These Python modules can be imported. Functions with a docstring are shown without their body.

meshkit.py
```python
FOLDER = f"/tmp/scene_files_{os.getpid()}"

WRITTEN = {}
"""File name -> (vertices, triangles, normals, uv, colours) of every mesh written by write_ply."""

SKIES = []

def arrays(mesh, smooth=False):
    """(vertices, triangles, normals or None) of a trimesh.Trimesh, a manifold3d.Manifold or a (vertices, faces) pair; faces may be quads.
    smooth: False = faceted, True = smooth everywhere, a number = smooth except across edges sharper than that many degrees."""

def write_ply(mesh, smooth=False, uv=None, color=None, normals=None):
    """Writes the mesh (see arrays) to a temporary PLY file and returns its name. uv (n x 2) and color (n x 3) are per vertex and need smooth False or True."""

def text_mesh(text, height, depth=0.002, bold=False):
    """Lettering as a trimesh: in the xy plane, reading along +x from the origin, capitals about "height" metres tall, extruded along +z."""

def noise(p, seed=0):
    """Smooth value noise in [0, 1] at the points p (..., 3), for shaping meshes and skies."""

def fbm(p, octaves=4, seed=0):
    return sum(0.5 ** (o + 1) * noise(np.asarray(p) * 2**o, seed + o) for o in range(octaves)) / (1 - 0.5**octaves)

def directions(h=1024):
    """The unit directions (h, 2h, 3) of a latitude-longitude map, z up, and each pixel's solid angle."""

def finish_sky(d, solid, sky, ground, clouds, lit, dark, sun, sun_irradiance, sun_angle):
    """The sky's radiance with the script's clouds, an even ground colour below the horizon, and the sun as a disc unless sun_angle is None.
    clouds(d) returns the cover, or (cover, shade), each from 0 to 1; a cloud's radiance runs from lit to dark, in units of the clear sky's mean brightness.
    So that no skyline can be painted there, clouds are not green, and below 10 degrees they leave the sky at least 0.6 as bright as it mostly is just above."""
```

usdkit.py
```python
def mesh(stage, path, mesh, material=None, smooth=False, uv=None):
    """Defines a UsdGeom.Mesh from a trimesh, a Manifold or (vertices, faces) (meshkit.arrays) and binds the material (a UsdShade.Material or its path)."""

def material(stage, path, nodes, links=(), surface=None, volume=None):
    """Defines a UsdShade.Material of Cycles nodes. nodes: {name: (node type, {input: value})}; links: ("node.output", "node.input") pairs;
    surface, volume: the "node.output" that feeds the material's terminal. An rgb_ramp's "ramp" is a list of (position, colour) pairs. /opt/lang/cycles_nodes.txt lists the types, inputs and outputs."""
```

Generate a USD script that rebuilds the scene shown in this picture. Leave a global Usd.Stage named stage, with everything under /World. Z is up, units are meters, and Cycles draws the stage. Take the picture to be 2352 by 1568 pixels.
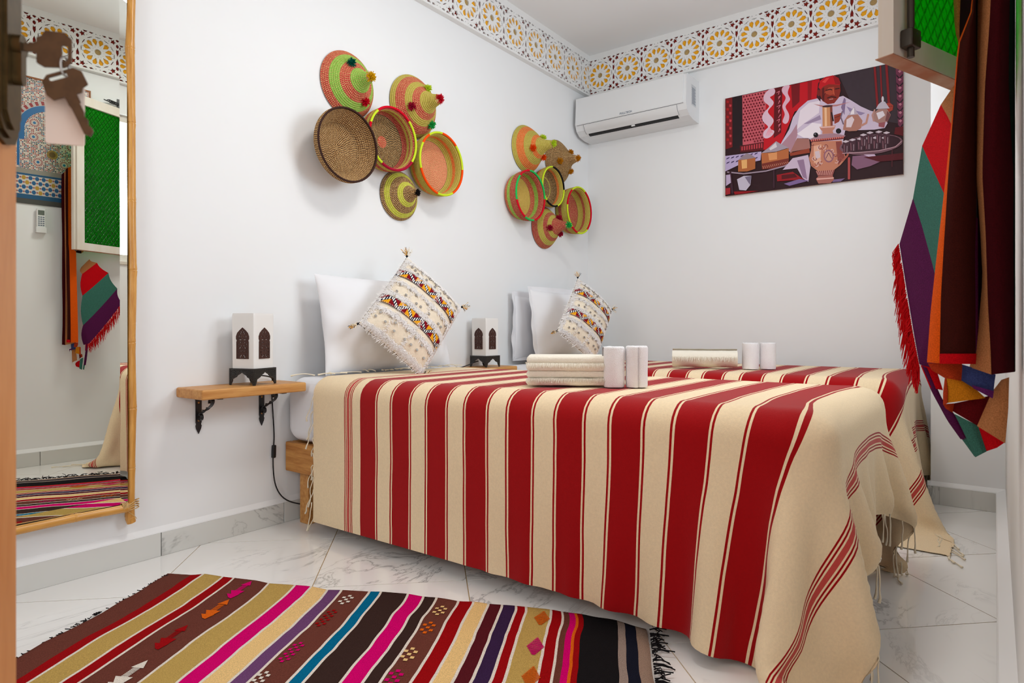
import math, random
import numpy as np, trimesh, usdkit, meshkit
from pxr import Usd, UsdGeom, UsdLux, UsdShade, Gf, Sdf, Vt
from shapely.geometry import Polygon, box as sbox, Point, LineString, MultiPolygon
from shapely import affinity
from shapely.ops import unary_union

stage = Usd.Stage.CreateInMemory()
UsdGeom.SetStageUpAxis(stage, 'Z')
UsdGeom.SetStageMetersPerUnit(stage, 1.0)
UsdGeom.Xform.Define(stage, '/World')
UsdGeom.Scope.Define(stage, '/World/Looks')

# ------------------------------------------------------------------ camera
CAM_H, YAW, FPX = 0.8, math.radians(36.884), 1477.55
cam = UsdGeom.Camera.Define(stage, '/World/camera')
cam.CreateHorizontalApertureAttr(36.0)
cam.CreateVerticalApertureAttr(24.0)
cam.CreateFocalLengthAttr(FPX * 36.0 / 2352.0)
cam.CreateVerticalApertureOffsetAttr(-29.5 * 36.0 / 2352.0)
cam.CreateClippingRangeAttr(Gf.Vec2f(0.02, 200.0))
cam.CreateFStopAttr(9.0)
cam.CreateFocusDistanceAttr(2.4)
_F = (math.cos(YAW), math.sin(YAW), 0.0); _R = (math.sin(YAW), -math.cos(YAW), 0.0)
cam.AddTransformOp().Set(Gf.Matrix4d(_R[0], _R[1], 0, 0, 0, 0, 1, 0, -_F[0], -_F[1], 0, 0, 0, 0, CAM_H, 1))
cam.CreateExposureAttr(-1.0)

# ------------------------------------------------------------------ light: daylight sky, window and doorway openings
dome = UsdLux.DomeLight.Define(stage, '/World/sky_light')
dome.CreateIntensityAttr(0.9); dome.CreateColorAttr(Gf.Vec3f(0.86, 0.93, 1.0))
def rect_light(name, loc, aim, w, h, watts, color):
    l = UsdLux.RectLight.Define(stage, '/World/' + name)
    l.CreateWidthAttr(w); l.CreateHeightAttr(h); l.CreateIntensityAttr(watts); l.CreateColorAttr(Gf.Vec3f(*color))
    z = -np.array(aim, float); z /= np.linalg.norm(z)
    x = np.cross([0, 0, 1.0], z); x /= np.linalg.norm(x); y = np.cross(z, x)
    m = np.eye(4); m[0, :3], m[1, :3], m[2, :3], m[3, :3] = x, y, z, loc
    l.AddTransformOp().Set(Gf.Matrix4d(*m.ravel().tolist()))
rect_light('window_daylight', (2.39, -0.215, 1.775), (0, 1, 0), 1.05, 0.98, 14.0, (0.83, 0.935, 1.0))
rect_light('doorway_daylight', (0.10, -0.75, 1.15), (0.1, 1, 0), 0.9, 1.9, 1.5, (1.0, 0.97, 0.93))
rect_light('side_window_daylight', (-1.0, 1.15, 1.55), (1, 0, 0), 1.0, 1.1, 9.0, (1.0, 0.95, 0.89))  # out of view beyond the left wall, lights the sides facing left

unseen_lamp_light = UsdLux.DiskLight.Define(stage, '/World/ceiling_lamp_light')      # light of the unseen ceiling lamp, placed to brighten bed tops and floor
unseen_lamp_light.CreateRadiusAttr(0.24); unseen_lamp_light.CreateIntensityAttr(54.0); unseen_lamp_light.CreateColorAttr(Gf.Vec3f(1.0, 0.97, 0.93))
unseen_lamp_light.AddTranslateOp().Set(Gf.Vec3d(1.75, 0.95, 2.655))

# ------------------------------------------------------------------ helpers
_used, _loc = {}, {}
def path_of(p): return p if isinstance(p, str) else str(p.GetPath())
def fresh(parent, name):
    k = (parent, name); n = _used.get(k, 0); _used[k] = n + 1
    return f'{parent}/{name}' if n == 0 else f'{parent}/{name}_{n:03d}'
def tag(prim, label=None, cat=None, group=None, kind=None):
    for k, v in (('label', label), ('category', cat), ('group', group), ('kind', kind)):
        if v: prim.SetCustomDataByKey(k, v)
    return prim
def thing(name, label, cat, loc=(0, 0, 0), rotz=0.0, group=None, kind=None):
    p = fresh('/World', name)
    x = UsdGeom.Xform.Define(stage, p)
    x.AddTranslateOp().Set(Gf.Vec3d(*map(float, loc)))
    if rotz: x.AddRotateZOp().Set(float(math.degrees(rotz)))
    _loc[p] = (np.array(loc, float), rotz)
    return tag(x.GetPrim(), label, cat, group, kind)
def mesh_arrays(m):
    if hasattr(m, 'to_mesh'):
        q = m.to_mesh(); return np.asarray(q.vert_properties[:, :3], float), np.asarray(q.tri_verts, int)
    if isinstance(m, (tuple, list)): return np.asarray(m[0], float), np.asarray(m[1], int)
    return np.asarray(m.vertices, float), np.asarray(m.faces, int)
def obj(name, m, mat, parent=None, smooth=False, col=None, uv=None, label=None, cat=None, group=None, kind=None, world=True):
    """One Mesh prim. m in world coordinates (world=True) is moved into its thing's frame. col: one colour per face. uv: per vertex."""
    pp = path_of(parent) if parent is not None else '/World'
    v, f = mesh_arrays(m)
    if parent is not None and world:
        t, rz = _loc.get('/'.join(pp.split('/')[:3]), (np.zeros(3), 0.0))
        v = v - t
        if rz:
            c, s = math.cos(-rz), math.sin(-rz); v = np.stack([v[:, 0] * c - v[:, 1] * s, v[:, 0] * s + v[:, 1] * c, v[:, 2]], 1)
    p = fresh(pp, name)
    if f.shape[1] == 4:
        if col is not None: col = np.concatenate([col, col])
        f = np.vstack([f[:, [0, 1, 2]], f[:, [0, 2, 3]]])
    if smooth not in (False, True) and (col is not None or uv is not None): smooth = True
    q = usdkit.mesh(stage, p, trimesh.Trimesh(v, f, process=False), mat, smooth=smooth, uv=uv)
    q.CreateDoubleSidedAttr(True)
    if col is not None:
        UsdGeom.PrimvarsAPI(q).CreatePrimvar('col', Sdf.ValueTypeNames.Color3fArray, 'uniform').Set(Vt.Vec3fArray.FromNumpy(np.asarray(col, np.float32)))
    return tag(q.GetPrim(), label, cat, group, kind)
cat = trimesh.util.concatenate
def bx(x0, y0, z0, x1, y1, z1):
    m = trimesh.creation.box((x1 - x0, y1 - y0, z1 - z0)); m.apply_translation(((x0 + x1) / 2, (y0 + y1) / 2, (z0 + z1) / 2)); return m
def rbox(x0, y0, z0, x1, y1, z1, r=0.004, seg=2):
    """Box with rounded edges."""
    c = np.array([(x0 + x1) / 2, (y0 + y1) / 2, (z0 + z1) / 2]); h = np.array([x1 - x0, y1 - y0, z1 - z0]) / 2
    n = seg + 1
    a = np.linspace(-math.pi / 4, math.pi / 4, 2 * n + 1)
    g = np.unique(np.concatenate([np.tan(a)]))
    vs, fs = [], []
    for ax in range(3):
        for sg in (-1, 1):
            u, w = np.meshgrid(g, g, indexing='ij'); p = np.zeros(u.shape + (3,)); p[..., ax] = sg; p[..., (ax + 1) % 3] = u * sg; p[..., (ax + 2) % 3] = w
            p /= np.linalg.norm(p, axis=-1, keepdims=True)
            off = sum(len(x) for x in vs); k = len(g)
            i, j = np.meshgrid(np.arange(k - 1), np.arange(k - 1), indexing='ij')
            q = np.stack([i * k + j, (i + 1) * k + j, (i + 1) * k + j + 1, i * k + j + 1], -1).reshape(-1, 4) + off
            vs.append(p.reshape(-1, 3)); fs.append(q)
    d = np.vstack(vs); f = np.vstack(fs)
    r = min(r, h.min() * 0.98)
    sgn = np.sign(np.where(np.abs(d) < 1e-9, 0, d))
    v = c + sgn * (h - r) + d * r
    return trimesh.Trimesh(v, np.vstack([f[:, [0, 1, 2]], f[:, [0, 2, 3]]]), process=False)
def moved(m, loc=(0, 0, 0), rot=None):
    m = m.copy()
    if rot is not None: m.apply_transform(rot)
    m.apply_translation(loc); return m
def rotm(deg, axis): return trimesh.transformations.rotation_matrix(math.radians(deg), axis)
def tube(pts, r, sides=8, cap=True):
    p = np.asarray(pts, float); n = len(p); r = np.broadcast_to(r, (n,))
    t = np.gradient(p, axis=0); t /= np.linalg.norm(t, axis=1, keepdims=True) + 1e-12
    a = np.zeros_like(p); ref = np.array([0, 0, 1.0]) if abs(t[0, 2]) < 0.9 else np.array([1.0, 0, 0])
    for i in range(n):
        ref = ref - t[i] * (ref @ t[i]); ref /= np.linalg.norm(ref) + 1e-12; a[i] = ref
    b = np.cross(t, a); ang = np.arange(sides) * 2 * np.pi / sides
    v = p[:, None] + r[:, None, None] * (np.cos(ang)[None, :, None] * a[:, None] + np.sin(ang)[None, :, None] * b[:, None])
    i, j = np.meshgrid(np.arange(n - 1), np.arange(sides), indexing='ij')
    q = np.stack([i * sides + j, i * sides + (j + 1) % sides, (i + 1) * sides + (j + 1) % sides, (i + 1) * sides + j], -1).reshape(-1, 4)
    v = v.reshape(-1, 3); f = np.vstack([q[:, [0, 1, 2]], q[:, [0, 2, 3]]])
    if cap:
        v = np.vstack([v, p[0], p[-1]]); k = np.arange(sides); e = (n - 1) * sides
        f = np.vstack([f, np.stack([np.full(sides, n * sides), (k + 1) % sides, k], 1), np.stack([np.full(sides, n * sides + 1), e + k, e + (k + 1) % sides], 1)])
    return trimesh.Trimesh(v, f, process=False)
def spline(pts, n=24):
    from scipy.interpolate import CubicSpline
    p = np.asarray(pts, float); s = np.concatenate([[0], np.cumsum(np.linalg.norm(np.diff(p, axis=0), axis=1))])
    return CubicSpline(s, p)(np.linspace(0, s[-1], n))
def polys(g):
    if g.is_empty: return []
    if g.geom_type == 'Polygon': return [g]
    return [q for q in g.geoms if q.geom_type == 'Polygon' and q.area > 1e-9]
def extrude(g, h):
    return cat([trimesh.creation.extrude_polygon(q, h, engine='earcut') for q in polys(g)])
def frame(m, o, ex, ey, ez):
    """Local axes of a flat thing to the world: x -> ex, y -> ey, z -> ez, origin o."""
    v, f = mesh_arrays(m)
    M = np.stack([ex, ey, ez]).astype(float)
    if np.linalg.det(M) < 0: f = f[:, ::-1]
    return trimesh.Trimesh(v @ M + np.asarray(o, float), f, process=False)
def lathe(prof, n=32, axis_to=None):
    pr = np.asarray(prof, float); k = len(pr); ang = np.arange(n) * 2 * np.pi / n
    v = np.stack([pr[:, 0][:, None] * np.cos(ang), pr[:, 0][:, None] * np.sin(ang), np.broadcast_to(pr[:, 1][:, None], (k, n))], -1).reshape(-1, 3)
    i, j = np.meshgrid(np.arange(k - 1), np.arange(n), indexing='ij')
    q = np.stack([i * n + j, i * n + (j + 1) % n, (i + 1) * n + (j + 1) % n, (i + 1) * n + j], -1).reshape(-1, 4)
    return trimesh.Trimesh(v, np.vstack([q[:, [0, 1, 2]], q[:, [0, 2, 3]]]), process=False)
def grid_faces(a, b):
    i, j = np.meshgrid(np.arange(a - 1), np.arange(b - 1), indexing='ij')
    return np.stack([i * b + j, (i + 1) * b + j, (i + 1) * b + j + 1, i * b + j + 1], -1).reshape(-1, 4)
def srgb(r, g, b):
    c = np.array([r, g, b], float) / 255.0
    return tuple(np.where(c <= 0.04045, c / 12.92, ((c + 0.055) / 1.055) ** 2.4))

# ------------------------------------------------------------------ materials
def mat(name, color, rough=0.6, spec=0.4, vary=0.0, scale=20.0, bump=0.0, bump_scale=200.0, metal=0.0, sheen=0.0, coat=0.0, stretch=None, color2=None, detail=4.0):
    nodes = {'p': ('principled_bsdf', {'base_color': color, 'roughness': rough, 'specular_ior_level': spec, 'metallic': metal, 'sheen_weight': sheen, 'coat_weight': coat})}
    links = []
    if vary or color2 is not None or bump: nodes['tc'] = ('texture_coordinate', {}); src = 'tc.object'
    if stretch is not None:
        nodes['mp'] = ('mapping', {'scale': stretch}); links.append(('tc.object', 'mp.vector')); src = 'mp.vector'
    if vary or color2 is not None:
        c2 = color2 if color2 is not None else tuple(max(0, c * (1 - vary)) for c in color)
        nodes['n'] = ('noise_texture', {'scale': scale, 'detail': detail, 'roughness': 0.6})
        nodes['r'] = ('rgb_ramp', {'ramp': [(0.0, c2), (0.35, c2), (0.65, color), (1.0, color)]})
        links += [(src, 'n.vector'), ('n.fac', 'r.fac'), ('r.color', 'p.base_color')]
    if bump:
        nodes['bn'] = ('noise_texture', {'scale': bump_scale, 'detail': 3.0}); nodes['b'] = ('bump', {'strength': bump, 'distance': 0.002})
        links += [(src, 'bn.vector'), ('bn.fac', 'b.height'), ('b.normal', 'p.normal')]
    return usdkit.material(stage, '/World/Looks/' + name, nodes, links, surface='p.BSDF')
def mat_col(name, rough=0.8, spec=0.2, sheen=0.0, bump=0.0, bump_scale=600.0, fleck=0.0, fleck_scale=260.0, wave=0.0, wave_scale=400.0):
    """Colour of each face from its 'col' primvar, plus a fine yarn fleck and weave relief."""
    nodes = {'a': ('attribute', {'attribute': 'col'}), 'p': ('principled_bsdf', {'roughness': rough, 'specular_ior_level': spec, 'sheen_weight': sheen, 'sheen_roughness': 0.5})}
    links = []; out = 'a.color'
    if fleck:
        nodes |= {'tc': ('texture_coordinate', {}), 'n': ('noise_texture', {'scale': fleck_scale, 'detail': 3.0}), 'm': ('map_range', {'from_min': 0.3, 'from_max': 0.7, 'to_min': 1 - fleck, 'to_max': 1 + fleck}), 'v': ('hsv', {})}
        links += [('tc.object', 'n.vector'), ('n.fac', 'm.value'), ('m.result', 'v.value'), ('a.color', 'v.color')]; out = 'v.color'
    links.append((out, 'p.base_color'))
    if bump:
        nodes |= {'tc2': ('texture_coordinate', {}), 'bn': ('noise_texture', {'scale': bump_scale, 'detail': 2.0}), 'b': ('bump', {'strength': bump, 'distance': 0.001})}
        links += [('tc2.object', 'bn.vector'), ('bn.fac', 'b.height'), ('b.normal', 'p.normal')]
    return usdkit.material(stage, '/World/Looks/' + name, nodes, links, surface='p.BSDF')

M = {}
M['wall'] = mat('wall_paint', (0.88, 0.89, 0.90), 0.55, 0.3, bump=0.12, bump_scale=35.0)
M['ceiling'] = mat('ceiling_paint', (0.90, 0.90, 0.90), 0.7, 0.2)
M['white_paint'] = mat('white_gloss_paint', (0.82, 0.80, 0.77), 0.35, 0.4, bump=0.05, bump_scale=60.0)
M['fret'] = mat('frieze_white', (0.86, 0.86, 0.85), 0.5, 0.3)
M['fret_red'] = mat('frieze_red', srgb(150, 40, 28), 0.6, 0.2)
M['fret_yellow'] = mat('frieze_yellow', srgb(250, 178, 20), 0.55, 0.3)
M['fret_gold'] = mat('frieze_gold', srgb(196, 164, 106), 0.5, 0.3, vary=0.25, scale=200)
M['grout'] = mat('tile_grout', srgb(190, 165, 125), 0.8, 0.2)
def marble(name, tint, rough):
    return usdkit.material(stage, '/World/Looks/' + name, {
        'tc': ('geometry', {}), 'oi': ('object_info', {}), 'k': ('math', {'math_type': 'multiply', 'value2': 37.0}), 'cx': ('combine_xyz', {}), 'ad': ('vector_math', {'math_type': 'add'}),
        'rot': ('mapping', {'rotation': (0, 0, 0.5), 'scale': (1.0, 2.3, 1.0)}),
        'n1': ('noise_texture', {'scale': 2.1, 'detail': 6.0, 'roughness': 0.62, 'distortion': 0.9}),
        'd1': ('math', {'math_type': 'subtract', 'value2': 0.5}), 'ab': ('math', {'math_type': 'absolute'}),
        'r1': ('rgb_ramp', {'ramp': [(0, (0.45,) * 3), (0.006, (0.66,) * 3), (0.016, (0.93,) * 3), (0.045, (1,) * 3), (1, (1,) * 3)]}),
        'n2': ('noise_texture', {'scale': 1.3, 'detail': 3.0}), 'r2': ('rgb_ramp', {'ramp': [(0, (0,) * 3), (0.50, (0,) * 3), (0.66, (1,) * 3), (1, (1,) * 3)]}),
        'mk': ('mix_color', {'a': (1, 1, 1)}), 'mu': ('mix_color', {'blend_type': 'multiply', 'fac': 1.0, 'b': tint}),
        'p': ('principled_bsdf', {'roughness': rough, 'specular_ior_level': 0.5})},
        [('oi.random', 'k.value1'), ('k.value', 'cx.x'), ('k.value', 'cx.y'), ('tc.position', 'ad.vector1'), ('cx.vector', 'ad.vector2'), ('ad.vector', 'rot.vector'), ('rot.vector', 'n1.vector'),
         ('n1.fac', 'd1.value1'), ('d1.value', 'ab.value1'), ('ab.value', 'r1.fac'), ('ad.vector', 'n2.vector'), ('n2.fac', 'r2.fac'), ('r2.color', 'mk.fac'), ('r1.color', 'mk.b'), ('mk.result', 'mu.a'), ('mu.result', 'p.base_color')], surface='p.BSDF')
M['tile'] = marble('marble_tile', (0.91, 0.905, 0.89), 0.09)
M['skirting'] = marble('marble_skirting', (0.70, 0.70, 0.67), 0.25)

# ------------------------------------------------------------------ room shell
XB, YA, YC, XD, HC = 4.06, 2.358, -0.037, -0.62, 2.755
DX0, DX1, DZ = -0.30, 0.55, 2.06           # doorway in the front wall
WX0, WX1, WZ0, WZ1 = 1.86, 2.92, 1.28, 2.27  # window in the front wall
PX, PY = 3.515, 0.235                      # pier in the corner
T = 0.16
def struct(name, m, mt, **k): return obj(name, m, mt, kind='structure', **k)
struct('wall_back', bx(XD - T, YA, -0.1, XB + T, YA + T, HC + 0.1), M['wall'])
struct('wall_right', bx(XB, YC - T, -0.1, XB + T, YA, HC + 0.1), M['wall'])
struct('wall_right', bx(PX, YC, -0.1, XB, PY, HC), M['wall'])
LY0, LY1, LZA, LZB = 0.65, 1.65, 1.0, 2.1    # unseen window in the left wall, placed to light the bed side
struct('wall_left', cat([bx(XD - T, YC - T, -0.1, XD, LY0, HC + 0.1), bx(XD - T, LY1, -0.1, XD, YA, HC + 0.1), bx(XD - T, LY0, -0.1, XD, LY1, LZA), bx(XD - T, LY0, LZB, XD, LY1, HC + 0.1)]), M['wall'])
win2 = thing('window_2', None, None, kind='structure', loc=(XD, 1.15, LZA))
for a in ((LY0, LZA, LY1, LZA + .05), (LY0, LZB - .05, LY1, LZB), (LY0, LZA + .05, LY0 + .05, LZB - .05), (LY1 - .05, LZA + .05, LY1, LZB - .05), (1.13, LZA + .05, 1.17, LZB - .05)):
    obj('frame_bar', bx(XD - .10, a[0], a[1], XD - .05, a[2], a[3]), M['white_paint'], win2)
struct('wall_front', cat([bx(XD, YC - T, -0.1, DX0, YC, HC + 0.1), bx(DX0, YC - T, DZ, DX1, YC, HC + 0.1), bx(DX1, YC - T, -0.1, WX0, YC, HC + 0.1),
      bx(WX0, YC - T, -0.1, WX1, YC, WZ0), bx(WX0, YC - T, WZ1, WX1, YC, HC + 0.1), bx(WX1, YC - T, -0.1, XB, YC, HC + 0.1)]), M['wall'])
struct('ceiling', bx(XD - T, YC - T, HC, XB + T, YA + T, HC + 0.1), M['ceiling'])
# floor: diagonal porcelain tiles, each a piece
floor = thing('floor', None, None, kind='structure')
obj('grout_bed', bx(XD - T, YC - 1.2, -0.06, XB + T, YA + T, -0.0022), M['grout'], floor)
a1 = math.radians(44.3); e1 = np.array([math.cos(a1), math.sin(a1)]); e2 = np.array([-e1[1], e1[0]])
room = Polygon([(XD, YC - 0.9), (XB, YC - 0.9), (XB, YA), (XD, YA)])
TS = 0.478; O1, O2 = 2.049, 0.357          # joint offsets along e1 and e2
for i in range(-8, 9):
    for j in range(-8, 9):
        s0, t0 = O1 + i * TS, O2 + j * TS
        q = Polygon([tuple(e1 * s + e2 * t) for s, t in ((s0, t0), (s0 + TS, t0), (s0 + TS, t0 + TS), (s0, t0 + TS))]).buffer(-0.0016, join_style=2).intersection(room)
        for g in polys(q):
            if g.area < 2e-4: continue
            obj('tile', moved(extrude(g, 0.010), (0, 0, -0.010)), M['tile'], floor)
# skirting of marble pieces
def skirting(name, p0, p1, nrm, joints, h=0.083, t=0.013):
    b = thing(name, None, None, kind='structure')
    p0, p1, nrm = np.array(p0, float), np.array(p1, float), np.array(nrm, float); L = np.linalg.norm(p1 - p0); d = (p1 - p0) / L
    cuts = [0] + [j for j in joints if 0.02 < j < L - 0.02] + [L]
    for a, c in zip(cuts[:-1], cuts[1:]):
        m = rbox(a + 0.0012, 0, 0, c - 0.0012, t, h, 0.002, 1)
        obj('skirting_tile', frame(m, [*p0, 0], [*d, 0], [*nrm, 0], [0, 0, 1]), M['skirting'], b)
    cap = extrude(Polygon([(0, 0), (t, 0), (t * 0.9, 0.004), (0, 0.02)]), L)
    obj('plaster_edge', frame(cap, [*p0, h], [*nrm, 0], [0, 0, 1], [*d, 0]), M['wall'], b)
skirting('baseboard_back', (XD, YA), (XB, YA), (0, -1), [1.69 + 0.489 * k for k in range(-3, 7)])
skirting('baseboard_right', (XB, YA), (XB, PY), (-1, 0), [0.49 * k for k in range(1, 5)])
skirting('baseboard_right', (XB, PY), (PX - 0.013, PY), (0, 1), [])
skirting('baseboard_right', (PX, PY + 0.013), (PX, YC), (-1, 0), [])
fb = skirting('baseboard_front', (PX, YC), (DX1 + 0.07, YC), (0, 1), [0.33 + 0.49 * k for k in range(8)], t=0.033)
skirting('baseboard_left', (XD, YC), (XD, YA), (1, 0), [0.49 * k for k in range(1, 5)])

# ------------------------------------------------------------------ carved frieze
def kite(cx, cy, ang, r0, r1, w, blunt=True):
    pts = [(r0, 0), (r0 + (r1 - r0) * 0.62, w), (r1 - 0.004, w * 0.62), (r1, w * 0.3), (r1 - 0.002, 0), (r1, -w * 0.3), (r1 - 0.004, -w * 0.62), (r0 + (r1 - r0) * 0.62, -w)]
    return affinity.translate(affinity.rotate(Polygon(pts), ang, origin=(0, 0)), cx, cy)
def star(cx, cy, r, n=5, rot=0.0, inner=0.5):
    return Polygon([(cx + (r if k % 2 == 0 else r * inner) * math.cos(rot + k * math.pi / n), cy + (r if k % 2 == 0 else r * inner) * math.sin(rot + k * math.pi / n)) for k in range(2 * n)])
CW, CHH = 0.2237, 0.288
CZ = 0.130    # rosette centre above the frieze's lower edge
def frieze_cell(w):
    petals = [kite(0, 0, 15 + 30 * k, 0.040, 0.0835, 0.0148) for k in range(12)]
    hole = Point(0, 0).buffer(0.0195, 6)
    hole = Polygon([((0.0205 if k % 2 else 0.0165) * math.cos(k * math.pi / 16), (0.0205 if k % 2 else 0.0165) * math.sin(k * math.pi / 16)) for k in range(32)])
    red = []
    for k in range(12):
        a = math.radians(30 * k)
        arc = [(0.0955 * math.cos(a + b), 0.0955 * math.sin(a + b)) for b in np.linspace(-0.17, 0.17, 6)] + [(0.0915 * math.cos(a + b), 0.0915 * math.sin(a + b)) for b in np.linspace(0.13, -0.13, 5)]
        tip = Polygon([(0.093 * math.cos(a - 0.03), 0.093 * math.sin(a - 0.03)), (0.093 * math.cos(a + 0.03), 0.093 * math.sin(a + 0.03)), (0.086 * math.cos(a), 0.086 * math.sin(a))])
        red.append(unary_union([Polygon(arc), tip]))
    for k in range(12):
        a = math.radians(15 + 30 * k); red.append(star(0.033 * math.cos(a + 0.26), 0.033 * math.sin(a + 0.26), 0.0022, 2, a, 0.6))
    hw = w / 2
    for sx in (-1, 1):
        for sy in (-1, 1):
            red.append(Polygon([(sx * hw, sy * 0.006), (sx * hw + 0.0085, sy * 0.03), (sx * hw + 0.0075, sy * 0.052), (sx * hw, sy * 0.047), (sx * hw - 0.0075, sy * 0.052), (sx * hw - 0.0085, sy * 0.03)]))
            red.append(Polygon([(sx * hw + a * 0.0085, sy * (0.073 + b * 0.014)) for a, b in ((0, -1), (1, -.45), (1, .45), (0, 1), (-1, .45), (-1, -.45))]))
            red.append(star(sx * (hw - 0.0255), sy * 0.094, 0.0185, 5, math.radians(90 + (-sx * sy) * 20), 0.52))
            red.append(Polygon([(sx * hw - 0.011, sy * 0.111), (sx * hw - 0.006, sy * 0.104), (sx * hw, sy * 0.1), (sx * hw + 0.006, sy * 0.104), (sx * hw + 0.011, sy * 0.111), (sx * hw + 0.004, sy * 0.117), (sx * hw - 0.004, sy * 0.117)]))
            red.append(Polygon([(sx * 0.058, sy * 0.119), (sx * 0.064, sy * 0.109), (sx * 0.077, sy * 0.108), (sx * 0.086, sy * 0.119)]))
            red.append(Polygon([(sx * 0.023, sy * 0.116), (sx * 0.035, sy * 0.107), (sx * 0.05, sy * 0.111), (sx * 0.044, sy * 0.119)]))
            red.append(star(sx * 0.012, sy * 0.112, 0.0045, 2, 0, 0.5)); red.append(star(sx * 0.085, sy * 0.0135, 0.0042, 2, 0.7, 0.5)); red.append(star(sx * 0.062, sy * 0.093, 0.004, 2, 0.7, 0.5))
    frame_ = sbox(-hw, -CZ, hw, CHH - CZ)
    return frame_, petals, hole, unary_union(red)
def frieze(name, org, along, inward, n, w):
    """org: point of the wall's line at the first rosette centre; cells step along."""
    t = thing(name, None, None, kind='structure', loc=(org[0], org[1], 2.467))
    org = (org[0] + inward[0] * 0.014, org[1] + inward[1] * 0.014)
    al, inn = np.array([*along, 0.0]), np.array([*inward, 0.0]); up = np.array([0, 0, 1.0])
    fr, petals, hole, red = frieze_cell(w)
    body = extrude(fr.difference(unary_union(petals + [hole, red])), 0.009)
    back = extrude(sbox(-w / 2, -CZ + .004, w / 2, CHH - CZ - .004), 0.006)
    pet = [extrude(p.buffer(0.0012), 0.003) for p in petals]; disc = extrude(Point(0, 0).buffer(0.021, 6), 0.0035)
    lb = bx(-w / 2, 0, -0.0138, (n - .5) * w, CHH - .0005, -.0002)
    for zz in (0, CHH - .0038): obj('edge_strip', frame(bx(-w / 2, zz, .0, (n - .5) * w, zz + .0037, .0098), (org[0], org[1], 2.467), al, up, inn), M['fret'], t)
    obj('plaster_ledge', frame(lb, (org[0], org[1], 2.467), al, up, inn), M['fret'], t)
    for k in range(n):
        o = np.array([org[0], org[1], 2.467 + CZ]) + al * (k * w)
        pn = obj('fretwork_panel', frame(body, o + inn * 0.010, al, up, inn), M['fret'], t)
        obj('backing_board', frame(back, o, al, up, inn), M['fret_red'], pn)
        for p in pet: obj('petal', frame(p, o + inn * 0.006, al, up, inn), M['fret_yellow'], pn)
        obj('rosette_centre', frame(disc, o + inn * 0.006, al, up, inn), M['fret_gold'], pn)
    return t
frieze('trim_1', (4.026 - 9 * 0.2237, YA), (1, 0), (0, -1), 10, 0.2237)
frieze('trim_2', (XB, 2.242), (0, -1), (-1, 0), 10, 0.2135)
frieze('trim_3', (0.42, YC), (1, 0), (0, 1), 12, 0.2237)

# ------------------------------------------------------------------ unseen ceiling lamp (above the picture), placed to light beds and floor
M['opal'] = mat('opal_glass', (0.86, 0.86, 0.84), 0.3, 0.4)
cl = thing('ceiling_lamp', 'round white flush ceiling lamp out of view, lighting the beds from above', 'lamp', (1.75, 0.95, 2.66))
obj('lamp_base', moved(lathe([(0.0, 0.094), (0.26, 0.094), (0.265, 0.088), (0.265, 0.06), (0.255, 0.055), (0.245, 0.055)], 48), (1.75, 0.95, 2.66)), M['white_paint'], cl, smooth=35)
obj('lamp_glass', moved(lathe([(0.0, 0.012), (0.15, 0.014), (0.225, 0.026), (0.245, 0.05)], 48), (1.75, 0.95, 2.66)), M['opal'], cl, smooth=True)

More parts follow.
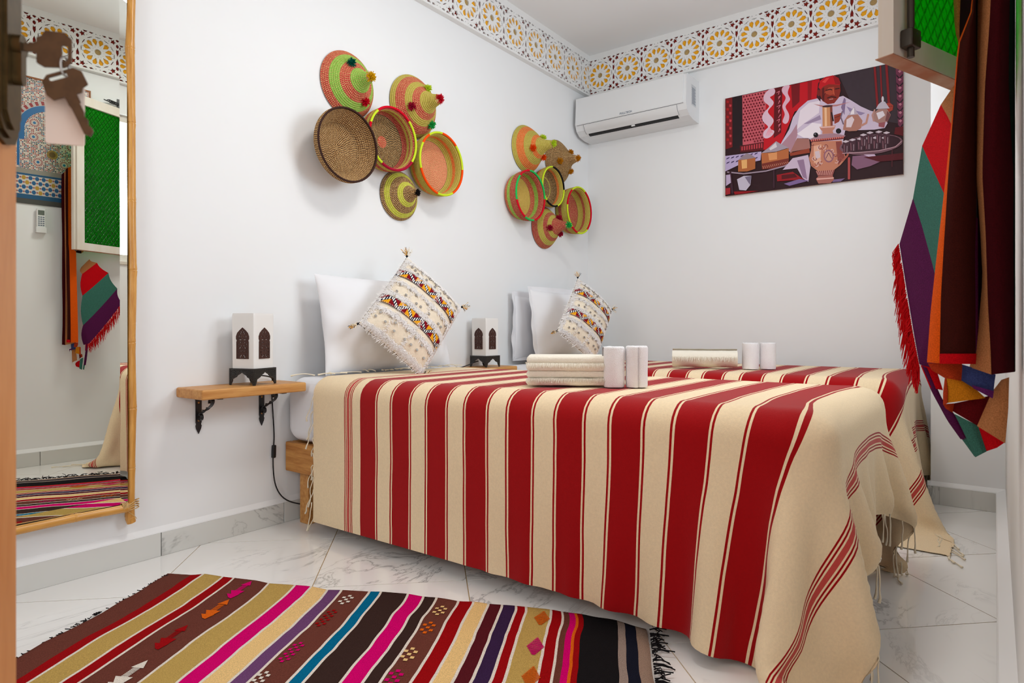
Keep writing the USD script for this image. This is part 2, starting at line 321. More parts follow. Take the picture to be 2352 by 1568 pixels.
# ------------------------------------------------------------------ beds
M['sheet'] = mat('bed_sheet', (0.83, 0.83, 0.86), 0.85, 0.15, bump=0.25, bump_scale=25.0)
M['pine'] = mat('pine_wood', srgb(214, 158, 92), 0.45, 0.35, scale=7.0, color2=srgb(190, 128, 66), stretch=(1.0, 9.0, 9.0), detail=5)
M['pine_y'] = mat('pine_wood_along', srgb(206, 148, 80), 0.55, 0.3, scale=7.0, color2=srgb(170, 108, 50), stretch=(9.0, 1.0, 9.0), detail=5)
M['cover'] = mat_col('bedspread_cloth', 0.92, 0.08, sheen=0.15, bump=0.5, bump_scale=420.0, fleck=0.04, fleck_scale=170.0)
M['cotton'] = mat('cotton_yarn', srgb(236, 224, 200), 0.9, 0.1)
CREAM, RED, DKRED, PALE = srgb(240, 217, 180), srgb(160, 8, 14), srgb(146, 16, 20), srgb(196, 76, 70)

def drape(bx0, bx1, yf, zt, near, far, foot, yh, seed, iters=150, rnd=0.07):
    """Cloth laid over a bed: position based dynamics over a rounded box and the floor."""
    rng = np.random.default_rng(seed)
    h = 0.036
    s = np.arange(0, (yh - yf) + foot + h / 2, h); t = np.arange(0, near + (bx1 - bx0) + far + h / 2, h)
    S, Tt = np.meshgrid(s, t, indexing='ij')
    X = np.stack([bx0 - near + Tt, yh - S, np.full(S.shape, zt + 0.012)], -1)
    X[..., 2] += 0.01 * (meshkit.noise(np.stack([S * 6, Tt * 6, np.full(S.shape, seed * 1.7)], -1)) - 0.5)
    c = np.array([(bx0 + bx1) / 2, (yf + YA + 0.3) / 2, zt / 2 - 0.3]); hb = np.array([(bx1 - bx0) / 2, (YA + 0.3 - yf) / 2, zt / 2 + 0.3])
    r = rnd; th = 0.006
    V = np.zeros_like(X); dt = 0.02; inv2 = h
    def con(P, a, b, L, k):
        d = P[b] - P[a]; l = np.linalg.norm(d, axis=-1, keepdims=True) + 1e-9
        g = 0.5 * k * (l - L) / l * d
        P[a] += g; P[b] -= g
    n, m = S.shape; sl = slice
    sets = []
    for o in (0, 1):
        e = (n - 1 - o) // 2 * 2; sets.append(((sl(o, o + e, 2), sl(None)), (sl(o + 1, o + e + 1, 2), sl(None)), h, 1.0))
        e = (m - 1 - o) // 2 * 2; sets.append(((sl(None), sl(o, o + e, 2)), (sl(None), sl(o + 1, o + e + 1, 2)), h, 1.0))
    for o in (0, 1):
        e = (n - 1 - o) // 2 * 2
        sets.append(((sl(o, o + e, 2), sl(0, m - 1)), (sl(o + 1, o + e + 1, 2), sl(1, m)), h * 1.41421, 0.35))
        sets.append(((sl(o, o + e, 2), sl(1, m)), (sl(o + 1, o + e + 1, 2), sl(0, m - 1)), h * 1.41421, 0.35))
    for k4 in range(4):
        e = (n - 2 - k4 + 3) // 4
        ii = np.arange(k4, n - 2, 4); sets.append(((ii, sl(None)), (ii + 2, sl(None)), 2 * h, 0.12))
        jj = np.arange(k4, m - 2, 4); sets.append(((sl(None), jj), (sl(None), jj + 2), 2 * h, 0.12))
    for it in range(iters):
        V[..., 2] -= 9.8 * dt; V *= 0.985
        P = X + V * dt
        for _ in range(7):
            for a, b, L, k in sets: con(P, a, b, L, k)
            d = P - c; q = np.abs(d) - (hb - r); qo = np.maximum(q, 0); l = np.linalg.norm(qo, axis=-1)
            inside = q.max(-1) < 0
            sd = np.where(inside, q.max(-1), l) - r - th
            hit = sd < 0
            g = np.where(inside[..., None], (q == q.max(-1, keepdims=True)).astype(float), qo / (l[..., None] + 1e-9)) * np.sign(d)
            P = np.where(hit[..., None], P - sd[..., None] * g, P)
            top = hit & (g[..., 2] > 0.6)
            P[..., :2] = np.where(top[..., None], P[..., :2] + 0.8 * (X[..., :2] - P[..., :2]), P[..., :2])
            fl = P[..., 2] < 0.006
            P[..., 2] = np.where(fl, 0.006, P[..., 2]); P[..., :2] = np.where(fl[..., None], P[..., :2] + 0.6 * (X[..., :2] - P[..., :2]), P[..., :2])
        V = (P - X) / dt; V = np.clip(V, -3, 3); X = P
    return s, t, X

def cover_stripes(shift, end):
    """(start, end, colour) along the bedspread's length."""
    b = []; add = lambda a, c, col: b.append((a, c, col))
    def band(a):
        w = 0.0042
        for k, col in enumerate([RED, CREAM, RED, CREAM, PALE, PALE, PALE, CREAM, RED, CREAM, RED]): add(a + k * w, a + (k + 1) * w, col)
        return a + 11 * w
    add(0, 0.19, CREAM); e = band(0.19); p = 0.282 + shift; add(e, p, CREAM)
    for k in range(9):
        a = p + k * 0.1705; add(a, a + 0.082, RED)
        if k < 8:
            q = a + 0.082
            for w, col in ((0.0055, CREAM), (0.006, RED), (0.065, CREAM), (0.006, RED), (0.006, CREAM)): add(q, q + w, col); q += w
        else:
            q = a + 0.082
            for w, col in ((0.006, CREAM), (0.008, RED)): add(q, q + w, col); q += w
    z = 1.90 + shift; add(q, z, CREAM); e = band(z); add(e, end, CREAM)
    return b
def bedspread(label, bed, seed, shift, near, far, foot, yh, group=None):
    bx0, bx1, yf, zt = bed
    s, t, X = drape(bx0, bx1, yf, zt, near, far, foot, yh, seed)
    from scipy.interpolate import RectBivariateSpline
    sp = [RectBivariateSpline(s, t, X[..., k], kx=3, ky=3, s=0) for k in range(3)]
    lines, cols = [0.0], []
    for a, b, col in cover_stripes(shift, s[-1]):
        k = max(1, int(round((b - a) / 0.018)))
        for i in range(k): lines.append(a + (b - a) * (i + 1) / k); cols.append(col)
    lines = np.clip(np.array(lines), 0, s[-1]); tt = np.linspace(0, t[-1], int(t[-1] / 0.018))
    Sg, Tg = np.meshgrid(lines, tt, indexing='ij')
    wob = 0.010 * (meshkit.fbm(np.stack([Sg * 2.2, Tg * 5.5, np.full(Sg.shape, seed)], -1), 3) - 0.5) * np.clip(np.minimum(Sg, s[-1] - Sg) * 12, 0, 1)
    Sw = np.clip(Sg + wob, 0, s[-1])
    P = np.stack([k.ev(Sw, Tg) for k in sp], -1)
    P[..., 2] = np.maximum(P[..., 2], 0.004)
    base = (P[..., 0].mean(), P[..., 1].mean(), 0)
    o = thing('bedspread', label, 'bedspread', base, group=group)
    f = grid_faces(*Sg.shape)
    fc = np.repeat(np.array(cols), len(tt) - 1, 0); V0 = P.reshape(-1, 3)
    nv = trimesh.Trimesh(V0, np.vstack([f[:, [0, 1, 2]], f[:, [0, 2, 3]]]), process=False).vertex_normals
    if nv[len(nv) // 2, 2] < 0: nv = -nv
    V1 = V0 - nv * 0.0022; N0 = len(V0); idx = np.arange(N0).reshape(Sg.shape)
    rim = np.concatenate([idx[:, 0], idx[-1, 1:], idx[-2::-1, -1], idx[0, -2:0:-1]]); r2 = np.roll(rim, -1); sd = np.stack([rim, rim + N0, r2 + N0, r2], 1)
    obj('cloth', (np.vstack([V0, V1]), np.vstack([f, f[:, ::-1] + N0, sd])), M['cover'], o, smooth=True, col=np.vstack([fc, fc, np.tile(CREAM, (len(sd), 1))]))
    # twisted tassels along both woven ends
    rng = np.random.default_rng(seed + 5); tas = []
    for tv in np.arange(0.02, t[-1], 0.042):
        tv += rng.normal(0, 0.006)
        p0 = np.array([k.ev(s[-1], tv) for k in sp]).ravel(); p1 = np.array([k.ev(s[-1] - 0.03, tv) for k in sp]).ravel()
        d = p0 - p1; d /= np.linalg.norm(d); L = rng.uniform(0.075, 0.105)
        if p0[2] > 0.02:
            pts = [p0]
            for q in range(6): d = d * 0.5 + np.array([rng.normal(0, .12), rng.normal(0, .12), -0.9]); d /= np.linalg.norm(d); pts.append(pts[-1] + d * L / 6)
            pts = np.array(pts); pts[:, 2] = np.maximum(pts[:, 2], 0.004)
        else:
            a = rng.normal(0, .5); dd = np.array([d[0] + math.sin(a) * .6, d[1] - .3, 0]); dd /= np.linalg.norm(dd)
            pts = p0 + np.outer(np.linspace(0, L, 7), dd); pts[:, :2] += np.cumsum(rng.normal(0, .0025, (7, 2)), 0); pts[:, 2] = 0.006
        tas.append((pts, L))
    for tv in np.arange(0.03, t[-1], 0.047):
        tv += rng.normal(0, 0.008)
        p0 = np.array([k.ev(0, tv) for k in sp]).ravel(); L = rng.uniform(0.07, 0.13); a = rng.normal(0, .9)
        if p0[2] > zt - 0.03:
            d = np.array([math.sin(a), abs(math.cos(a)) * .5, 0]); pts = p0 + np.outer(np.linspace(0, L, 7), d)
            pts[:, :2] += np.cumsum(rng.normal(0, .004, (7, 2)), 0); pts[:, 1] = np.minimum(pts[:, 1], YA - 0.05); pts[:, 2] = zt + 0.012 + np.abs(np.sin(np.linspace(0, 3, 7))) * rng.uniform(0, .008)
        else:
            pts = p0 + np.outer(np.linspace(0, L, 7), (0, 0.25, -1)); pts[:, :2] += np.cumsum(rng.normal(0, .003, (7, 2)), 0); pts[:, 2] = np.maximum(pts[:, 2], 0.005)
        tas.append((pts, L))
    for pts, L in tas:
        w = np.full(len(pts), 0.0019); w[0] = 0.0026; w[-2] = 0.0028; w[-1] = 0.0038
        obj('tassel', tube(spline(pts, 9), np.interp(np.linspace(0, 1, 9), np.linspace(0, 1, len(pts)), w), 5), M['cotton'], o, smooth=True)
    return sp, s, t
BED1 = (1.550, 2.445, 0.285, 0.605); BED2 = (2.955, 3.87, 0.30, 0.590)
def bed(label, b):
    x0, x1, yf, zt = b
    o = thing('bed', label, 'bed', ((x0 + x1) / 2, 1.3, 0))
    obj('mattress', rbox(x0 + .004, yf + .004, 0.335, x1 - .004, YA - 0.012, zt - 0.004, 0.07, 4), M['sheet'], o, smooth=40)
    rail = lambda a, c, d, e: rbox(a, c, 0.215, d, e, 0.335, 0.006, 2)
    obj('rail', rail(x0 + .012, yf + .02, x0 + .04, YA - 0.015), M['pine_y'], o, smooth=40)
    obj('rail', rail(x1 - .04, yf + .02, x1 - .012, YA - 0.015), M['pine_y'], o, smooth=40)
    obj('foot_board', rail(x0 + .041, yf + .02, x1 - .041, yf + .05), M['pine'], o, smooth=40)
    obj('head_board', rail(x0 + .041, YA - 0.046, x1 - .041, YA - 0.016), M['pine'], o, smooth=40)
    for k in range(9): obj('slat', bx(x0 + .041, yf + .12 + k * .215, 0.31, x1 - .041, yf + .20 + k * .215, 0.3345), M['pine'], o)
    for sx in (x0 + .05, x1 - .11):
        for sy in (yf + .06, YA - 0.12): obj('leg', rbox(sx, sy, 0, sx + .06, sy + .06, 0.309, 0.004, 1), M['pine'], o, smooth=40)
bed('single bed beside the wall shelf, white fitted sheet on a low pine frame', BED1)
bed('far single bed near the right wall, white fitted sheet on a low pine frame', BED2)
sp1 = bedspread('cream bedspread with broad red stripes on the nearer bed, hanging down its long side', BED1, 3, 0.0, 0.445, 0.33, 0.275, 2.14)
sp2 = bedspread('red striped cream bedspread on the far bed, its corner trailing on the floor', BED2, 8, 0.055, 0.435, 0.12, 0.385, 2.12)

# ------------------------------------------------------------------ pillows
def puff(w, h, th, n=36, seed=0, wr=0.006, bow=0.05, edge=0.0):
    """Front and back of a pillow in its own plane (x: width, y: height, z: thickness)."""
    g = np.sin(np.linspace(-1, 1, n) * math.pi / 2); U, Vv = np.meshgrid(g, g, indexing='ij')
    x = U * w / 2 * (1 - bow * (1 - Vv ** 2)); y = Vv * h / 2 * (1 - bow * (1 - U ** 2))
    z = th / 2 * ((1 - np.abs(U) ** 2.6) * (1 - np.abs(Vv) ** 2.6)) ** 0.55
    nz = meshkit.fbm(np.stack([x * 9, y * 9, np.full(x.shape, seed)], -1), 3) - 0.5
    z = z + wr * 2 * nz * np.clip(z / (th * .2), 0, 1)
    return U, Vv, x, y, z
def pillow_mesh(w, h, th, seed, wr=0.006, bow=0.05):
    U, Vv, x, y, z = puff(w, h, th, 40, seed, wr, bow)
    a = np.stack([x, y, z], -1).reshape(-1, 3); b = np.stack([x, y, -z * .8], -1).reshape(-1, 3); f = grid_faces(*x.shape)
    return trimesh.Trimesh(np.vstack([a, b]), np.vstack([f[:, [0, 1, 2]], f[:, [0, 2, 3]], f[:, [0, 2, 1]] + len(a), f[:, [0, 3, 2]] + len(a)]), process=False)
M['linen'] = mat('pillow_cotton', (0.84, 0.84, 0.87), 0.85, 0.15, bump=0.3, bump_scale=18.0)
def lean_frame(m, base, tilt, yaw=0.0):
    """Stand a flat thing (x right, y up, z out) on base with its face towards -y, leaning back by tilt."""
    ct, st = math.cos(tilt), math.sin(tilt); cy, sy = math.cos(yaw), math.sin(yaw)
    rot = lambda v: np.array([v[0] * cy - v[1] * sy, v[0] * sy + v[1] * cy, v[2]])
    return frame(m, base, rot((1, 0, 0)), rot((0, st, ct)), rot((0, -ct, st)))
pil = thing('pillow', 'white plump pillow against the wall behind the cushion on the nearer bed', 'pillow', (2.02, 2.22, 0.61))
obj('pillow_body', lean_frame(moved(pillow_mesh(0.76, 0.43, 0.16, 2, 0.016, 0.045), (0, 0.21, 0)), (2.03, 2.195, 0.612), 0.18), M['linen'], pil, smooth=True)
pil2 = thing('pillow', 'white pillow with a wide flat hem, upright on the far bed behind the cushion', 'pillow', (3.42, 2.2, 0.6))
obj('pillow_body', lean_frame(moved(pillow_mesh(0.62, 0.42, 0.14, 5, 0.008, 0.04), (0.05, 0.22, 0)), (3.40, 2.165, 0.607), 0.13), M['linen'], pil2, smooth=True)
def flange(w, h, ww, seed):
    n = 90; out = []; ang = np.linspace(0, 1, 4 * n, endpoint=False)
    pts = []
    for a in ang:
        k = int(a * 4); f = a * 4 - k
        pts.append({0: (-1 + 2 * f, -1), 1: (1, -1 + 2 * f), 2: (1 - 2 * f, 1), 3: (-1, 1 - 2 * f)}[k])
    p = np.array(pts); inn = p * [w / 2 - .015, h / 2 - .015]; outp = p * [w / 2 + ww, h / 2 + ww]
    wv = 0.006 * np.sin(np.arange(4 * n) * 0.09) + 0.003 * np.sin(np.arange(4 * n) * 0.23 + seed)
    v = np.vstack([np.column_stack([inn, np.zeros(4 * n)]), np.column_stack([(inn + outp) / 2, wv * .5]), np.column_stack([outp, wv])])
    i = np.arange(4 * n); j = (i + 1) % (4 * n); f = np.vstack([np.stack([i + k * 4 * n, j + k * 4 * n, j + (k + 1) * 4 * n, i + (k + 1) * 4 * n], 1) for k in (0, 1)])
    return trimesh.Trimesh(v, np.vstack([f[:, [0, 1, 2]], f[:, [0, 2, 3]]]), process=False)
obj('flat_hem', lean_frame(moved(flange(0.60, 0.38, 0.032, 1), (0.05, 0.23, 0.0)), (3.40, 2.165, 0.607), 0.13), M['linen'], pil2, smooth=True)
pil3 = thing('pillow', 'second white pillow with a flat hem, hidden between the wall and the hemmed pillow', 'pillow', (3.42, 2.29, 0.6))
obj('pillow_body', lean_frame(moved(pillow_mesh(0.6, 0.38, 0.05, 9, 0.003, 0.04), (0.02, 0.2, 0)), (3.39, 2.315, 0.606), 0.0), M['linen'], pil3, smooth=True)
obj('flat_hem', lean_frame(moved(flange(0.58, 0.36, 0.03, 4), (0.02, 0.21, 0.0)), (3.39, 2.315, 0.606), 0.0), M['linen'], pil3, smooth=True)

# ------------------------------------------------------------------ wedding-blanket cushions
M['wool'] = mat('cushion_wool', srgb(238, 224, 202), 0.95, 0.1, vary=0.1, scale=60, bump=0.6, bump_scale=350)
M['tuft'] = mat('cushion_tuft', srgb(244, 240, 238), 0.95, 0.1)
M['band'] = mat_col('cushion_band', 0.9, 0.1, bump=0.4, bump_scale=900)
M['sequin'] = mat('sequin_metal', srgb(150, 142, 134), 0.42, 0.5, metal=0.6)
M['yarn_black'] = mat('yarn_black', srgb(28, 28, 36), 0.9, 0.1)
M['yarn_gold'] = mat('yarn_gold', srgb(226, 158, 30), 0.9, 0.1)
NAVY, IVORY, ORNG, CRIM = srgb(30, 32, 52), srgb(236, 230, 222), srgb(232, 160, 26), srgb(128, 18, 26)
def cushion(label, top, left, right, bottom, seed):
    """Diamond standing on its lower corner; stripes run from the top-left edge to the lower-right one."""
    top, left, right, bottom = (np.array(p, float) for p in (top, left, right, bottom))
    c = (top + left + right + bottom) / 4
    ea = ((left - top) + (bottom - right)) / 2; wa = np.linalg.norm(ea); ea /= wa     # along the top-left edge, downwards
    eb = ((right - top) + (bottom - left)) / 2; eb -= ea * (eb @ ea); wb = np.linalg.norm(eb); eb /= wb
    en = np.cross(eb, ea); en = en if en[1] < 0 else -en
    w, h, th = wa, wb, 0.145
    o = thing('cushion', label, 'cushion', tuple(c - [0, 0, 0]))
    F = lambda p: c + p[..., :1] * ea + p[..., 1:2] * eb + p[..., 2:3] * en
    U, Vv, x, y, z = puff(w, h, th, 44, seed, 0.003, 0.03)
    f = grid_faces(*x.shape)
    a = F(np.stack([x, y, z], -1)).reshape(-1, 3); b = F(np.stack([x, y, -z * .85], -1)).reshape(-1, 3)
    obj('cushion_body', (np.vstack([a, b]), np.vstack([f, f[:, ::-1] + len(a)])), M['wool'], o, smooth=True)
    zf = lambda X_, Y_: th / 2 * ((1 - np.clip(np.abs(X_ / (w / 2)), 0, 1) ** 2.6) * (1 - np.clip(np.abs(Y_ / (h / 2)), 0, 1) ** 2.6)) ** 0.55
    # woven zigzag bands
    for cx in (-0.105 * w / .45, 0.065 * w / .45):
        n, m = 26, 150; bw = 0.046
        A, B = np.meshgrid(np.linspace(cx - bw / 2, cx + bw / 2, n), np.linspace(-h / 2 * .985, h / 2 * .985, m), indexing='ij')
        P = F(np.stack([A, B, zf(A, B) + 0.0035], -1)).reshape(-1, 3)
        pa = (np.arange(n - 1) + .5) / (n - 1); pb = np.linspace(0, h, m - 1)
        PA, PB = np.meshgrid(pa, pb, indexing='ij'); per = 0.078
        ph = np.abs(((PB / per) % 1) * 2 - 1); k = np.floor(PB / per + 0.5).astype(int); k2 = np.floor(PB / per).astype(int)
        zig = np.abs(PA * .86 - (0.06 + ph * .72)) < 0.20
        tick = (np.floor(PB / 0.0042).astype(int) % 2 == 0)
        col = np.where(zig[..., None], np.where(tick[..., None], NAVY, IVORY), np.where((PA * .86 > 0.06 + ph * .72)[..., None], np.where((k % 2 == 0)[..., None], ORNG, CRIM), np.where((k2 % 2 == 0)[..., None], CRIM, ORNG)))
        col = np.where((np.abs(zig * 1.0 - 1) < .5)[..., None] & (np.abs(np.abs(PA * .86 - (0.06 + ph * .72)) - .18) < .025)[..., None], NAVY, col)
        edge = (PA < .05) | (PA > .95); col = np.where(edge[..., None], NAVY, col)
        line = (PA > .86) & (PA < .93); col = np.where(line[..., None], np.where(tick[..., None], NAVY, IVORY), col)
        obj('woven_band', (P, grid_faces(n, m)), M['band'], o, smooth=True, col=col.reshape(-1, 3))
    # shaggy rows
    rng = np.random.default_rng(seed); vs, fs = [], []
    rows = [(-0.20, 260), (-0.145, 150), (-0.055, 170), (0.018, 260), (0.112, 260), (0.205, 300)]
    def strand(X0, Y0, dx, dy, L, w0=0.0007):
        z0 = zf(X0, Y0); p = np.array([[X0, Y0, z0], [X0 + dx * L * .6, Y0 + dy * L * .6, zf(X0 + dx * L * .6, Y0 + dy * L * .6) + .006], [X0 + dx * L, Y0 + dy * L, zf(X0 + dx * L, Y0 + dy * L) + .003]])
        sd = np.array([-dy, dx, 0]) * w0; q = np.vstack([p[0] - sd, p[0] + sd, p[1] - sd, p[1] + sd, p[2]]); k = len(vs) * 5
        vs.append(F(q)); fs.append(np.array([[0, 1, 3], [0, 3, 2], [2, 3, 4]]) + k)
    for X0, cnt in rows:
        for _ in range(cnt * 4): strand(X0 * w / .45 + rng.normal(0, .005), rng.uniform(-.48, .48) * h, .8 + rng.normal(0, .3), rng.normal(0, .5), rng.uniform(.012, .024))
    for Y0 in (-0.46, 0.46, 0.05, -0.2):
        for _ in range(700 if abs(Y0) > .3 else 260): strand(rng.uniform(-.47, .47) * w, Y0 * h + rng.normal(0, .005), rng.normal(0, .5), np.sign(Y0) * .9, rng.uniform(.01, .02))
    obj('tufted_rows', (np.vstack(vs), np.vstack(fs)), M['tuft'], o, kind='stuff')
    # sequins
    ms = []
    for X0 in (-0.175, -0.15, -0.035, 0.0, 0.135, 0.17):
        for Y0 in np.linspace(-.40, .40, 7):
            X1, Y1 = X0 * w / .45 + rng.normal(0, .004), Y0 * h + rng.normal(0, .008); d = lathe([(0, .0012), (.0035, .0006), (.0062, 0.001), (.0062, 0), (0, -.0003)], 10)
            ms.append(frame(moved(d, (X1, Y1, zf(X1, Y1) + .004)), c, ea, eb, en))
    obj('sequins', cat(ms), M['sequin'], o, smooth=20, kind='stuff')
    # dark stitching along the seam and tassels at the corners
    q = np.linspace(-1, 1, 60)
    for e in ([np.stack([q * w / 2, -h / 2 * (1 - .03 * (1 - q ** 2)), 0 * q], -1)], [np.stack([w / 2 * (1 - .03 * (1 - q ** 2)), q * h / 2, 0 * q], -1)]):
        P = F(e[0] + np.stack([0 * q, 0 * q, .0015 * np.sin(q * 120)], -1)); obj('seam_stitching', tube(P, .0016, 5), M['yarn_black'], o, smooth=True)
    for k, (px, py) in enumerate(((-1, -1), (1, -1), (-1, 1), (1, 1))):
        p0 = F(np.array([px * w / 2, py * h / 2, 0.0])); dr = F(np.array([px * w, py * h, 0.0])) - c; dr /= np.linalg.norm(dr)
        if k == 3: dr = np.array([0.55, -0.8, 0.05])
        knot = trimesh.creation.icosphere(1, .0055); knot.apply_translation(p0 + dr * .004)
        tt = obj('corner_tassel', knot, M['yarn_black'], o, smooth=True)
        for mt, nm, cnt in ((M['cotton'], 'white_yarn', 16), (M['yarn_gold'], 'gold_yarn', 7), (M['yarn_black'], 'black_yarn', 5)):
            st = []
            for _ in range(cnt):
                d = dr + rng.normal(0, .33, 3) + np.array([0, 0, -.15]); d /= np.linalg.norm(d); L = rng.uniform(.026, .042)
                e = p0 + dr * .006 + d * L
                if k == 3: e[2] = max(e[2], 0.622)
                st.append(tube(np.array([p0 + dr * .006, p0 + dr * .006 + d * L * .5 + rng.normal(0, .002, 3), e]), .0011, 4))
            obj(nm, cat(st), mt, tt)
    return o
cushion('large cream cushion with sequins on the nearer bed, standing on one corner', (2.035, 2.115, 1.142), (1.708, 2.075, 0.790), (2.275, 2.010, 0.882), (1.950, 1.935, 0.628), 4)
cushion('cream sequinned cushion on the far bed, standing on one corner before the hemmed pillow', (3.305, 1.98, 1.150), (3.025, 1.945, 0.780), (3.48, 1.865, 0.866), (3.205, 1.835, 0.612), 7)

# ------------------------------------------------------------------ towels
M['towel'] = mat('terry_towel', (0.86, 0.84, 0.85), 0.98, 0.05, bump=1.0, bump_scale=420.0, sheen=0.3)
M['towel_cream'] = mat('terry_towel_cream', srgb(242, 234, 218), 0.98, 0.05, bump=1.0, bump_scale=420.0, sheen=0.3)
def fuzz(m, amp, sc, seed):
    v, f = mesh_arrays(m); n = trimesh.Trimesh(v, f, process=False).vertex_normals
    return trimesh.Trimesh(v + n * ((meshkit.fbm(v * sc + seed, 3) - .5) * 2 * amp)[:, None], f, process=False)
def roll(label, x, y, z, R, H, seed, group=None):
    o = thing('towel_roll', label, 'towel', (x, y, z), group=group)
    th = np.linspace(0.6, 2 * math.pi * 3.1, 90); r = 0.004 + (R - 0.0055) * th / th[-1]
    zz = np.concatenate([[0.0], np.linspace(0, 1, 14)[1:-1], [1.0]]); hw = 0.0042
    prof = [(-hw * .6, 0), (-hw, .05), (-hw, .5), (-hw, .95), (-hw * .5, .985), (0, 1.0), (hw * .5, .985), (hw, .95), (hw, .8), (hw, .6), (hw, .4), (hw, .2), (hw, .05), (hw * .6, 0)]
    C, Sn = np.cos(th + seed), np.sin(th + seed)
    v = np.stack([np.stack([(r + a) * C, (r + a) * Sn, np.full(len(th), b * H)], -1) for a, b in prof], 1)
    m = trimesh.Trimesh(v.reshape(-1, 3) + [x, y, z], np.vstack([np.vstack([q[:, [0, 1, 2]], q[:, [0, 2, 3]]]) for q in [grid_faces(len(th), len(prof))]]), process=False)
    obj('rolled_cloth', fuzz(m, .0016, 70, seed), M['towel'], o, smooth=True)
roll('small white rolled towel on the nearer bed, next to the folded cream towel', 1.834, 0.972, 0.615, 0.0375, 0.128, 1)
roll('small white rolled towel on the nearer bed, right end of the towel set', 1.880, 0.911, 0.615, 0.0375, 0.130, 3)
roll('small white rolled towel on the far bed, touching the big rolled cream towel', 3.272, 0.975, 0.600, 0.041, 0.130, 5)
roll('small white rolled towel on the far bed, right end of the towel set', 3.324, 0.906, 0.600, 0.041, 0.130, 6)
def fringe_row(p0, p1, out, L, n, seed, mt, o, w=.0011):
    rng = np.random.default_rng(seed); p0, p1, out = (np.array(q, float) for q in (p0, p1, out)); ms = []
    for k in range(n):
        a = p0 + (p1 - p0) * (k + rng.uniform(0, 1)) / n; d = out + rng.normal(0, .22, 3); d /= np.linalg.norm(d); l = L * rng.uniform(.7, 1.2)
        ms.append(tube(np.array([a, a + d * l * .6, a + d * l + [0, 0, -l * .25]]), [w, w, w * .5], 3))
    return obj('fringe', cat(ms), mt, o, kind='stuff')
# folded cream towel
tw = thing('folded_towel', 'folded cream bath towel with fringed edges on the nearer bed', 'towel', (1.83, 1.17, 0.615))
ang_t = math.atan2(0.955 - 1.235, 1.835 - 1.655); td = np.array([math.cos(ang_t), math.sin(ang_t), 0]); tn = np.array([-td[1], td[0], 0])
tn = tn if tn[0] > 0 else -tn
org = np.array([1.674, 1.200, 0.617])
for k in range(4):
    h0, h1 = k * .0235, k * .0235 + .0245
    dep = [.19, .175, .185, .17][k]; front = [.004, .014, .008, .016][k]
    m = rbox(0.0, front, h0, .275, front + dep, h1, .0115, 3)
    m = fuzz(m.subdivide().subdivide(), .0018, 45, k)
    obj('fold', frame(m, org, td, tn, [0, 0, 1]), M['towel_cream'], tw, smooth=True)
for k, (zz, L) in enumerate(((.024, .012), (.073, .014))):
    a = org + tn * .004 + [0, 0, zz]; fringe_row(a, a + td * .275, -tn * 1.0 + np.array([0, 0, -1.2]), L, 160, k, M['towel_cream'], tw)
# big rolled towel on the far bed
tr = thing('towel_roll', 'large rolled cream towel lying on the far bed', 'towel', (3.2, 1.2, 0.6))
p0, p1 = np.array([3.140, 1.325, 0.0]), np.array([3.250, 1.030, 0.0]); dd = (p1 - p0) / np.linalg.norm(p1 - p0); nn = np.array([-dd[1], dd[0], 0])
th = np.linspace(0.6, 2 * math.pi * 4.2, 130); r = 0.004 + 0.050 * th / th[-1]; zz = np.linspace(0, 1, 18); L = np.linalg.norm(p1 - p0)
cross = np.stack([r * np.cos(th) * 1.05, r * np.sin(th) * .92], -1)
v = np.stack([p0 + dd * (q * L) + [0, 0, 0.601 + .049] + np.outer(cross[:, 0], nn) + np.outer(cross[:, 1], [0, 0, 1]) for q in zz], 1)
obj('rolled_cloth', fuzz(trimesh.Trimesh(v.reshape(-1, 3), np.vstack([np.vstack([q[:, [0, 1, 2]], q[:, [0, 2, 3]]]) for q in [grid_faces(130, 18)]]), process=False), .002, 40, 2), M['towel_cream'], tr, smooth=True)
e0 = p0 + [0, 0, .660] - nn * .05
fringe_row(e0, e0 + dd * L, -nn * .6 + np.array([0, 0, -1.0]), .02, 150, 9, M['towel_cream'], tr)

# ------------------------------------------------------------------ kilim rug
M['kilim'] = mat_col('kilim_wool', 0.95, 0.05, bump=0.9, bump_scale=330.0, fleck=0.22, fleck_scale=420.0)
RB = [(1.006, 2.135), (1.047, 2.064), (1.07, 2.041), (1.095, 1.969), (1.111, 1.931), (1.159, 1.806), (1.195, 1.728), (1.215, 1.679), (1.234, 1.619), (1.259, 1.584), (1.301, 1.508), (1.319, 1.478), (1.356, 1.402), (1.375, 1.355), (1.391, 1.319),
      (1.410, 1.253), (1.433, 1.215), (1.444, 1.168), (1.461, 1.131), (1.482, 1.095), (1.496, 1.069), (1.521, 1.0), (1.534, 0.969), (1.543, 0.949), (1.549, 0.934), (1.552, 0.927), (1.556, 0.913), (1.571, 0.814), (1.573, 0.793), (1.575, 0.762), (1.578, 0.730)]
_c = dict(br=srgb(104, 56, 46), rd=srgb(150, 8, 14), tn=srgb(184, 152, 84), pk=srgb(205, 0, 104), cr=srgb(228, 190, 128), pu=srgb(106, 66, 108), bl=srgb(0, 100, 138), dk=srgb(56, 38, 34), ma=srgb(84, 22, 30), ind=srgb(54, 32, 66), orr=srgb(214, 96, 20), blk=srgb(24, 22, 24), gy=srgb(150, 132, 122), nv=srgb(24, 26, 40), tp=srgb(150, 126, 110), wh=srgb(222, 212, 200))
RC = ['br', 'rd', 'tn', 'rd', 'br', 'tn', 'pk', 'cr', 'pu', 'br', 'bl', 'dk', 'pk', 'dk', 'br', 'rd', 'cr', 'ma', 'ind', 'rd', 'tn', 'rd', 'br', 'pk', 'orr', 'rd', 'blk', 'gy', 'nv', 'tp']
